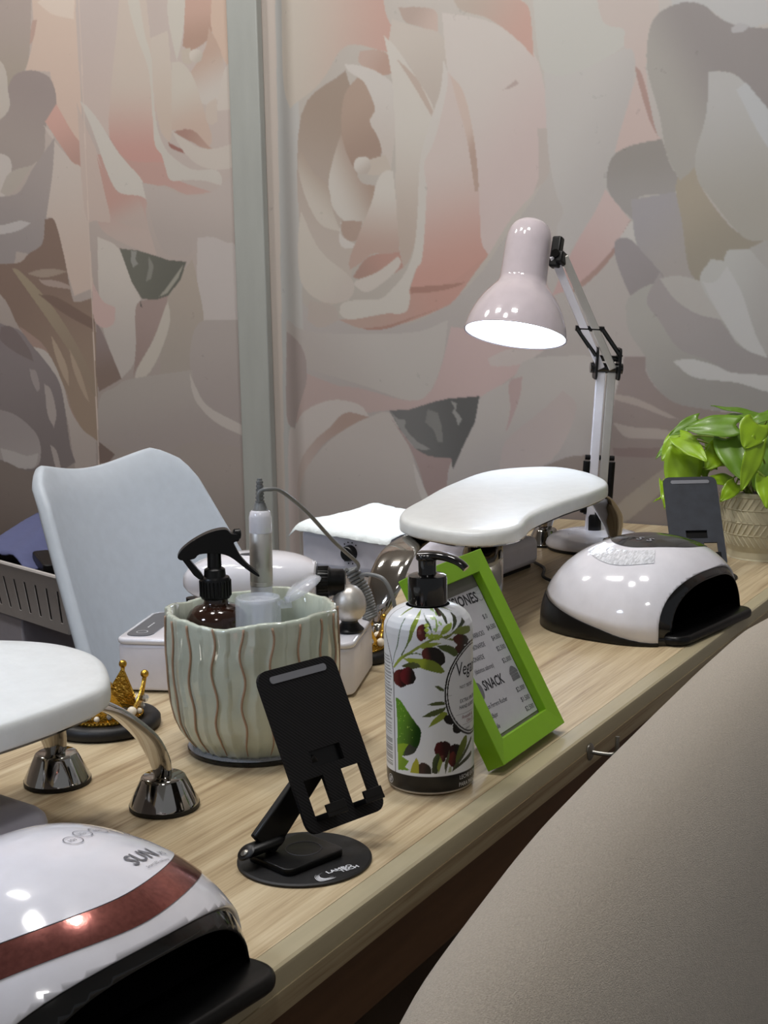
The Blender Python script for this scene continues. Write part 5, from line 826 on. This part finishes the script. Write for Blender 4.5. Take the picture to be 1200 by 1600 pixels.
# ------------------------------------------------------------------ desk lamps
def desk_lamp(label, base, elbow, head_c, axis, joint, glow):
    t = thing('desk_lamp', label, 'lamp', (base[0], base[1], TZ), 0)
    L = lambda p: Vector((p[0] - base[0], p[1] - base[1], p[2]))
    MB().lathe([(.076, .003), (.0800, .006), (.0805, .010), (.0775, .0170), (.070, .0225), (.055, .0265), (.035, .0285), (.018, .0295), (.001, .0296)], 64).build('base', 'white', t, smooth=60)
    MB().lathe([(.001, 0), (.077, 0), (.079, .0015), (.079, .005), (.075, .006)], 64).build('base_ring', 'rubber', t, smooth=40)
    d = MB(); ra = radians(-70)
    add_text(d, 'TCASA', .0085, lambda x, y: (-.046 + x * cos(ra) - y * sin(ra), .030 + x * sin(ra) + y * cos(ra), .0278), sx=1.3); d.build('base_lettering', 'inkgrey', t, smooth=0)
    el = L(elbow); jt = L(joint); c = L(head_c); ax = Vector(axis).normalized(); foot = Vector((.0, .0, .028))
    side = Vector((-.5, .866, 0)).normalized()
    side = (side - (el - foot).normalized() * side.dot((el - foot).normalized())).normalized()
    cv = (el - foot).normalized().cross(side)
    def bar(p, q, wd, th, name, m='lampw', par=t):
        zz = (q - p).normalized(); s_ = (side - zz * side.dot(zz)).normalized(); M = Matrix((s_, zz.cross(s_), zz)).transposed().to_4x4(); M.translation = p
        return MB().box((0, 0, (q - p).length / 2), (wd, th, (q - p).length), M).build(name, m, par, bevel=.0012, smooth=0)
    hs = MB(); hs.lathe([(.011, .026), (.012, .030), (.012, .052), (.010, .056)], 24); hs.build('base_socket', 'black', t)
    for s in (1, -1): bar(foot + side * .0085 * s, el + side * .0085 * s, .0140, .0100, 'lower_arm', 'white_satin' if s > 0 else 'silver')
    for s in (1, -1): bar(el + side * .0095 * s + cv * .004, jt + side * .0085 * s + cv * .002, .0125, .0100, 'upper_arm', 'white_satin' if s > 0 else 'silver')
    up = (el - foot).normalized(); sp = MB()
    for s in (1, -1):
        a = foot + side * .0200 * s + up * .030; b = foot + side * .0200 * s + up * .116
        pts = [a.lerp(b, i / 60) for i in range(61)]; sp.tube([tuple(q) for q in pts], [.0066 if i % 2 else .0060 for i in range(61)], 14)
    sp.build('springs', 'black', t, smooth=60)
    rb = MB(); rb.tube([tuple(foot + up * .122 - side * .024), tuple(foot + up * .122 + side * .024)], .0042, 12); rb.tube([tuple(foot + up * .030 - side * .02), tuple(foot + up * .030 + side * .02)], .0035, 12); rb.build('spring_pin', 'black', t, smooth=40)
    jm = MB(); dirn = (jt - el).normalized(); M = Matrix((dirn, side, dirn.cross(side))).transposed().to_4x4(); M.translation = el
    jm.prism(rrect(.046, .020, .006), -.004, -.002); jm = MB()
    for s in (1, -1):
        Q = Matrix((up, (jt - el).normalized(), side * 1.0)).transposed().to_4x4(); 
        fr = Matrix((cv, up, cv.cross(up))).transposed().to_4x4(); fr.translation = el + side * .0185 * s
        jm.prism([(x, y) for x, y in rrect(.036, .052, .008, 5, .004, .008)], -.0018, .0018, fr)
    jm.build('elbow_bracket', 'black', t, bevel=.001, smooth=30)
    kb = MB(); kb.tube([tuple(el - side * .026), tuple(el + side * .026)], .0085, 18); kb.tube([tuple(el + up * .016 - side * .020), tuple(el + up * .016 + side * .020)], .0050, 14); kb.build('elbow_knob', 'blackgloss', t, smooth=40)
    lk = MB(); m1 = el.lerp(jt, .36)
    for s in (1, -1): lk.tube([tuple(el + up * .020 + side * .0205 * s + cv * .010), tuple(m1 + side * .0205 * s + cv * .004)], .0052, 8, flat=.7)
    lk.tube([tuple(m1 - side * .023 + cv * .004), tuple(m1 + side * .023 + cv * .004)], .0045, 12); lk.build('spring_link', 'black', t, smooth=30)
    # head joint
    hj = MB(); zz = -ax; toj = (jt - c); toj = (toj - zz * toj.dot(zz)).normalized(); sj = zz.cross(toj); M = Matrix((toj, sj, zz)).transposed().to_4x4(); M.translation = jt
    hj.box((-.004, 0, .006), (.016, .015, .050), M); hj.box((.006, 0, -.004), (.012, .024, .020), M); hj.build('head_joint', 'black', t, bevel=.003, smooth=30)
    k2 = MB(); k2.tube([tuple(jt - sj * .014), tuple(jt + sj * .014)], .0068, 16); k2.build('head_knob', 'blackgloss', t)
    # shade: axis from cap to mouth = ax ; c is the mouth centre
    Ms = Matrix((toj, sj, zz)).transposed().to_4x4(); Ms.translation = c
    pr = [(.0815, 0), (.0808, .006), (.0770, .022), (.0700, .040), (.0610, .056), (.0505, .070), (.0420, .080), (.0380, .088), (.0372, .098), (.0366, .140), (.0360, .156), (.0335, .169), (.0280, .1800), (.0190, .1870), (.0090, .1902), (.001, .1910)]
    sh = MB().lathe(spline_prof(pr), 72, M=Ms, cap=(0, 0)); s = sh.build('shade', 'lampw', t, smooth=180)
    inn = MB().lathe([(r - .0018, z_ + .0003) for r, z_ in pr[:8]] + [(.034, .090), (.001, .090)], 72, M=Ms, cap=(0, 0)); inn.build('shade_lining', 'ivory', s, smooth=60)
    MB().lathe([(.0816, -.0008), (.0822, .0006), (.0816, .0022), (.0800, .0010)], 72, M=Ms, cap=(0, 0)).build('shade_rim', 'lampw', s)
    MB().lathe([(.001, .0200), (.060, .0200), (.0645, .024), (.0645, .030), (.060, .032), (.001, .032)], 56, M=Ms).build('bulb', glow, s, smooth=60)
    pw = MB(); pw.ball((.0, -.004, .176), .0001, 6, 4); return t
def spline_prof(pr): return [tuple(p) for p in spline(pr, 4)]
AX = Vector((-.88 * .26, -.47 * .26, 0)) + Vector((-.5, .866, 0)) * .16 + Vector((0, 0, -1)) * .93
desk_lamp('lit white desk lamp with bell shade bent over the right armrest, beside the plant', (1.444, .358), (1.444, .338, .296), (1.330, .4467, .354), AX, (1.370, .390, .4755), 'glow_right')
desk_lamp('second lit white desk lamp, bent over the left armrest outside the picture edge', (-.40, .50), (-.40, .50, .42), (-.22, .56, .56), (.16, -.30, -.93), (-.285, .60, .665), 'glow_left')

# ------------------------------------------------------------------ plant
def plant():
    px, py = 1.487, .087
    t = thing('potted_pothos', 'lime green pothos in a cream herringbone pot at the right of the table', 'potted plant', (px, py, TZ), 0)
    prof = [(.001, 0), (.054, 0), (.058, .002), (.0585, .012), (.0595, .015), (.0640, .028), (.0680, .050), (.0700, .075), (.0700, .100), (.0690, .106), (.0660, .1065), (.0640, .103), (.0630, .092), (.001, .092)]
    MB().lathe(spline_prof(prof), 64).build('pot_body', 'pot', t, smooth=60)
    hb = MB(); rr = lambda z: np.interp(z, [p[1] for p in prof[2:9]], [p[0] for p in prof[2:9]])
    for b in range(4):
        z0 = .022 + b * .020; z1 = z0 + .0165
        for i in range(44):
            a = 2 * pi * i / 44; s = 1 if b % 2 else -1
            pts = [((rr(lerp(z0, z1, u)) + .0004) * cos(a + s * u * .15), (rr(lerp(z0, z1, u)) + .0004) * sin(a + s * u * .15), lerp(z0, z1, u)) for u in (0, .33, .66, 1)]
            hb.tube(pts, .0013, 6)
        zc = z1 + .0018; hb.lathe([(rr(zc) - .001, zc - .0012), (rr(zc) + .0014, zc), (rr(zc) - .001, zc + .0012)], 64, cap=(0, 0))
    hb.build('herringbone_relief', 'pot', t, smooth=60)
    MB().lathe([(.0635, .092), (.050, .0955), (.001, .098)], 40, cap=(0, 1)).build('soil', 'soil', t)
    rnd = random.Random(11)
    for i, (bx, by, bz, tx_, ty, tz, wd) in enumerate(LEAVES):
        b = Vector((bx - px, by - py, bz)); e = Vector((tx_ - px, ty - py, tz)); L_ = (e - b).length; yv = (e - b).normalized()
        look = Vector((-.8, -.55, .3)).normalized(); nn = (look + Vector((0, 0, .45)) + Vector((rnd.uniform(-.3, .3), rnd.uniform(-.3, .3), 0))); nn = (nn - yv * nn.dot(yv)).normalized(); xv = yv.cross(nn)
        L_ = max(L_, wd * .75); rows = []; n = 14
        for j in range(n + 1):
            v = j / n; hw = wd * .5 * (sin(pi * min(1, (v * .93 + .07)) ** .62) ** .8 if v < 1 else 0); row = []
            for k in range(-4, 5):
                u = k / 4; back = -.16 * L_ * (abs(u) ** 1.5) * max(0, 1 - v * 2.2)
                z = -.10 * wd * abs(u) * 1.2 - .10 * L_ * (v * v) + .05 * wd * (1 - u * u) * 0 + .0015 * sin(v * 12 + i) * abs(u)
                row.append(tuple(b + xv * (u * hw) + yv * (v * L_ + back) + nn * (z + .12 * wd * (u * u))))
            rows.append(row)
        m = 'leaf' if i in (0, 1, 7, 9, 10, 11, 12, 17, 18, 6, 5) else 'leaf2'
        lf = MB().loft(rows, (0, 0), closed=0).build('leaf', m, t, smooth=180, solid=.0006)
        r0 = Vector((rnd.uniform(-.03, .03), rnd.uniform(-.03, .03), .096)); mid = (r0 + b) * .5 + Vector((rnd.uniform(-.012, .012), rnd.uniform(-.012, .012), .018 + rnd.uniform(0, .02)))
        MB().tube(spline([tuple(r0), tuple(mid), tuple(b)], 6), .0014, 7).build('petiole', 'stem', lf, smooth=60)
    vn = MB()
    for k in range(4):
        a = radians(205 + k * 9); c = Vector((.072 * cos(a), .072 * sin(a), .0)); vn.tube(spline([(.03 * cos(a), .03 * sin(a), .100), (.064 * cos(a), .064 * sin(a), .112), (c.x * 1.04, c.y * 1.04, .095), (c.x * 1.08 + .004 * k, c.y * 1.08 - .006, .066), (c.x * 1.06 + .012, c.y * 1.06 - .018, .062 + k * .004), (c.x * 1.0 + .03, c.y * 1.05 - .022, .09), (.045, -.045, .104)], 6), .0017, 7)
    vn.build('trailing_vine', 'stem', t, smooth=60)
LEAVES = [(1.43, 0.201, 0.167, 1.4, 0.199, 0.085, 0.061), (1.46, 0.209, 0.19, 1.43, 0.239, 0.153, 0.045), (1.42, 0.118, 0.212, 1.39, 0.191, 0.212, 0.041), (1.44, 0.184, 0.218, 1.41, 0.22, 0.196, 0.023), (1.46, 0.232, 0.179, 1.43, 0.249, 0.155, 0.014), (1.41, 0.205, 0.193, 1.38, 0.151, 0.164, 0.033), (1.43, 0.141, 0.177, 1.4, 0.157, 0.146, 0.041), (1.38, 0.075, 0.22, 1.35, 0.083, 0.187, 0.047), (1.42, 0.132, 0.191, 1.39, 0.095, 0.134, 0.047), (1.37, 0.07, 0.192, 1.34, 0.083, 0.123, 0.031), (1.43, 0.127, 0.124, 1.4, 0.154, 0.133, 0.023), (1.42, 0.116, 0.122, 1.39, 0.13, 0.099, 0.025), (1.38, 0.061, 0.14, 1.35, 0.048, 0.1, 0.031), (1.43, 0.066, 0.178, 1.4, 0.081, 0.117, 0.051), (1.46, 0.065, 0.219, 1.43, 0.08, 0.166, 0.055), (1.52, 0.105, 0.218, 1.49, 0.177, 0.24, 0.012), (1.42, 0.064, 0.23, 1.39, 0.099, 0.218, 0.018), (1.42, 0.234, 0.12, 1.39, 0.218, 0.083, 0.011), (1.42, 0.231, 0.096, 1.39, 0.236, 0.093, 0.004), (1.5, 0.161, 0.213, 1.47, 0.102, 0.222, 0.039), (1.5, 0.192, 0.176, 1.47, 0.152, 0.211, 0.039), (1.5, 0.119, 0.168, 1.47, 0.071, 0.153, 0.039), (1.48, 0.175, 0.132, 1.45, 0.187, 0.171, 0.035)]
plant()

# ------------------------------------------------------------------ cable to the right nail lamp
cb = MB(); cb.tube(spline([(1.279, .40, TZ + .004), (1.235, .358, TZ + .0035), (1.17, .33, TZ + .004), (1.125, .285, TZ + .006), (1.09, .262, TZ + .010)], 8), .0024, 10)
cb.tube([(1.135, .294, TZ + .008), (1.094, .264, TZ + .013), (1.072, .248, TZ + .014)], [(.0035, .003), (.0085, .0060), (.0090, .0065)], 12)
tag(cb.build('power_cable', 'rubber', smooth=50), 'thin black power cable with plug leading into the right nail lamp', 'cable')

# ------------------------------------------------------------------ chairs
def shell_chair():
    cx = .945; t = thing('shell_chair', 'white shell chair with curved back behind the table', 'chair', (cx, .80, 0), 0)
    rows = []; nu, nv = 28, 26
    for j in range(nv + 1):
        v = j / nv; row = []
        for i in range(nu + 1):
            u = -1 + 2 * i / nu; zt = .930 - .022 * (1 - (abs(u)) ** 2) ** 2 * 1.0 + .004 - .030 * max(0, abs(u) - .78) ** 1.3 * 6
            z = lerp(.50, zt, v); s = (z - .50) / .43; hw = lerp(.255, .170, s ** 1.15)
            y = .035 + .165 * s + .0 * s - (abs(u) ** 2.2) * lerp(.10, .045, s)
            cr = max(0, v - .90) / .10
            row.append((u * hw * (1 - .05 * cr * cr), y + .012 * max(0, v - .93) / .07, z))
        rows.append(row)
    b = MB().loft(rows, (0, 0), closed=0).build('backrest', 'shell', t, smooth=180, solid=.020); b.modifiers['solid'].offset = 0
    bv = b.modifiers.new('round', 'BEVEL'); bv.width = .008; bv.segments = 4; bv.limit_method = 'ANGLE'; bv.angle_limit = radians(50)
    MB().prism(rrect(.47, .42, .12, 8, 0, -.16), .465, .505, bev=.018).build('seat', 'shell', t, smooth=60)
    for sx in (-1, 1):
        for sy in (-1, 1): MB().tube([(sx * .13, -.16 + sy * .12, .466), (sx * .21, -.16 + sy * .20, 0)], [.016, .011], 14).build('leg', 'leg_wood', t)
shell_chair()
def fabric_chair():
    cx, cy = .24, -.18; t = thing('upholstered_chair', 'beige fabric upholstered chair seen from behind in the right foreground', 'chair', (cx, cy, 0), 0)
    rows = []; nu, nv = 44, 34; th = .15
    FT = [(-.56, .56), (-.54, .76), (-.48, .838), (-.40, .866), (-.26, .888), (-.16, .895), (-.05, .901), (.05, .906), (.15, .909), (.26, .902), (.36, .870), (.46, .81), (.53, .70), (.56, .58)]
    xs = [p[0] for p in FT]; zs_ = [p[1] for p in FT]
    for j in range(nu + 1):
        x = lerp(-.555, .555, j / nu); zt = float(np.interp(x, xs, zs_)); ring = []
        ed = sqrt(max(0, 1 - (abs(x) / .57) ** 6)); T_ = th * max(.25, ed)
        n = 30
        for i in range(n):
            a = 2 * pi * i / n; q = 4.0
            c_, s_ = cos(a), sin(a); yy = T_ * .5 * (abs(c_) ** .9) * (1 if c_ > 0 else -1)
            hz = (zt - .40) / 2; z = .40 + hz + hz * (abs(s_) ** .62) * (1 if s_ > 0 else -1)
            bend = -.07 * (1 - (z - .40) / .5)
            ring.append((x, yy + bend - .030, z))
        rows.append(ring)
    o = MB().loft(rows, (1, 1)).build('backrest', 'fabric', t, smooth=180, sub=1)
    MB().prism(rrect(.62, .50, .06, 6, 0.12, .33), .37, .475, bev=.03).build('seat', 'fabric2', t, smooth=60)
    for sx in (-.15, .39):
        for sy in (.12, .54): MB().tube([(sx, sy, .372), (sx * 1.05, sy, 0)], [.018, .012], 12).build('leg', 'leg_wood', t)
fabric_chair()

# ------------------------------------------------------------------ basket on the trolley at the far left
def basket():
    M = Matrix.Rotation(radians(0), 4, 'Z')
    t = thing('storage_basket', 'grey white slotted plastic basket on a stand behind the chair at left', 'basket', (1.205, 1.33, TZ - .147), radians(-108))
    b = MB(); W1, D1, H1 = .44, .22, .105; th = .003; z1 = H1; t1, b1 = (W1 / 2, D1 / 2), (W1 / 2 - .02, D1 / 2 - .02)
    nS = 13; sw = .0045; zs0, zs1 = .018, .078
    def P(s, x, z):
        k = z / H1; hw = lerp(b1[0], t1[0], k); hd = lerp(b1[1], t1[1], k); return {'f': (x * hw, -hd, z), 'b': (x * hw, hd, z), 'l': (-hw, x * hd, z), 'r': (hw, x * hd, z)}[s]
    for s, n in (('f', 11), ('b', 11), ('l', 5), ('r', 5)):
        ed = [-1]
        for i in range(n):
            c = -1 + 2 * (i + .5) / n; h = .22 / n; ed += [c - h, c + h]
        ed.append(1)
        for z0_, z1_, allf in ((0, zs0, 1), (zs0, zs1, 0), (zs1, H1, 1)):
            for i in range(len(ed) - 1):
                if not allf and i % 2 == 1: continue
                b.add([P(s, ed[i], z0_), P(s, ed[i + 1], z0_), P(s, ed[i + 1], z1_), P(s, ed[i], z1_)], [(0, 1, 2, 3)])
    b.add([(-b1[0], -b1[1], 0), (b1[0], -b1[1], 0), (b1[0], b1[1], 0), (-b1[0], b1[1], 0)], [(0, 1, 2, 3)])
    me_o = b.build('basket_body', 'basket', t, smooth=0, solid=.0014); me_o.modifiers['solid'].offset = 0
    rm = MB(); pts = rrect(W1 + .006, D1 + .006, .015, 5); rm.tube([(x, y, H1) for x, y in pts] + [(pts[0][0], pts[0][1], H1)], .0045, 8); rm.build('basket_rim', 'basket', t)
    cl = MB(); rows = []
    for i in range(18):
        row = []
        for j in range(12):
            u, v = i / 17, j / 11; row.append((lerp(-.20, .06, u), lerp(-.09, .09, v), H1 - .012 + .065 * sin(pi * min(1, u * .9 + .35 * v)) * (.4 + .6 * v) + .006 * sin(u * 17 + v * 9)))
        rows.append(row)
    o = cl.loft(rows, (0, 0), closed=0).build('folded_cloth', 'cloth', smooth=60, solid=.003); o.matrix_world = Matrix.Translation((1.205, 1.33, TZ - .147)) @ Matrix.Rotation(radians(-108), 4, 'Z') @ Matrix.Translation((-.0, 0, 0)); tag(o, 'periwinkle blue cloth lying crumpled in the grey basket', 'cloth')
    k = MB()
    R = Matrix.Translation((1.205, 1.33, TZ - .147)) @ Matrix.Rotation(radians(-108), 4, 'Z')
    rnd = random.Random(2)
    for n_, (x, y, a, l) in enumerate(((-.05, -.055, 20, .10), (.06, -.05, -15, .09), (.12, -.02, 10, .11))):
        o = MB().prism(rrect(l, .032, .008), 0, .028, bev=.003).build('black_nail_tool', 'black', smooth=40)
        o.matrix_world = R @ Matrix.Translation((x, y, .082 + .003 * n_)) @ Matrix.Rotation(radians(a), 4, 'Z') @ Matrix.Rotation(radians(8), 4, 'Y')
        tag(o, 'small black plastic tool lying among others in the grey basket under the cloth', 'tool', 'black tools in the grey basket')
    o = MB().prism(rrect(.375, .155, .03), 0, .068, bev=.012).build('dark_filler', 'rubber', smooth=40); o.matrix_world = R @ Matrix.Translation((0, 0, .004)); tag(o, 'black pouch added to darken the grey basket slots beneath the small tools', 'filler')  # block added inside so the basket slots read dark
    s = thing('side_stand', 'grey side stand carrying the slotted basket behind the chair', 'stand', (1.205, 1.33, 0), radians(-108))
    MB().box((-.08, 0, (TZ - .150) / 2), (.20, .17, TZ - .150)).build('stand_body', 'greydark', s, bevel=.004)
basket()
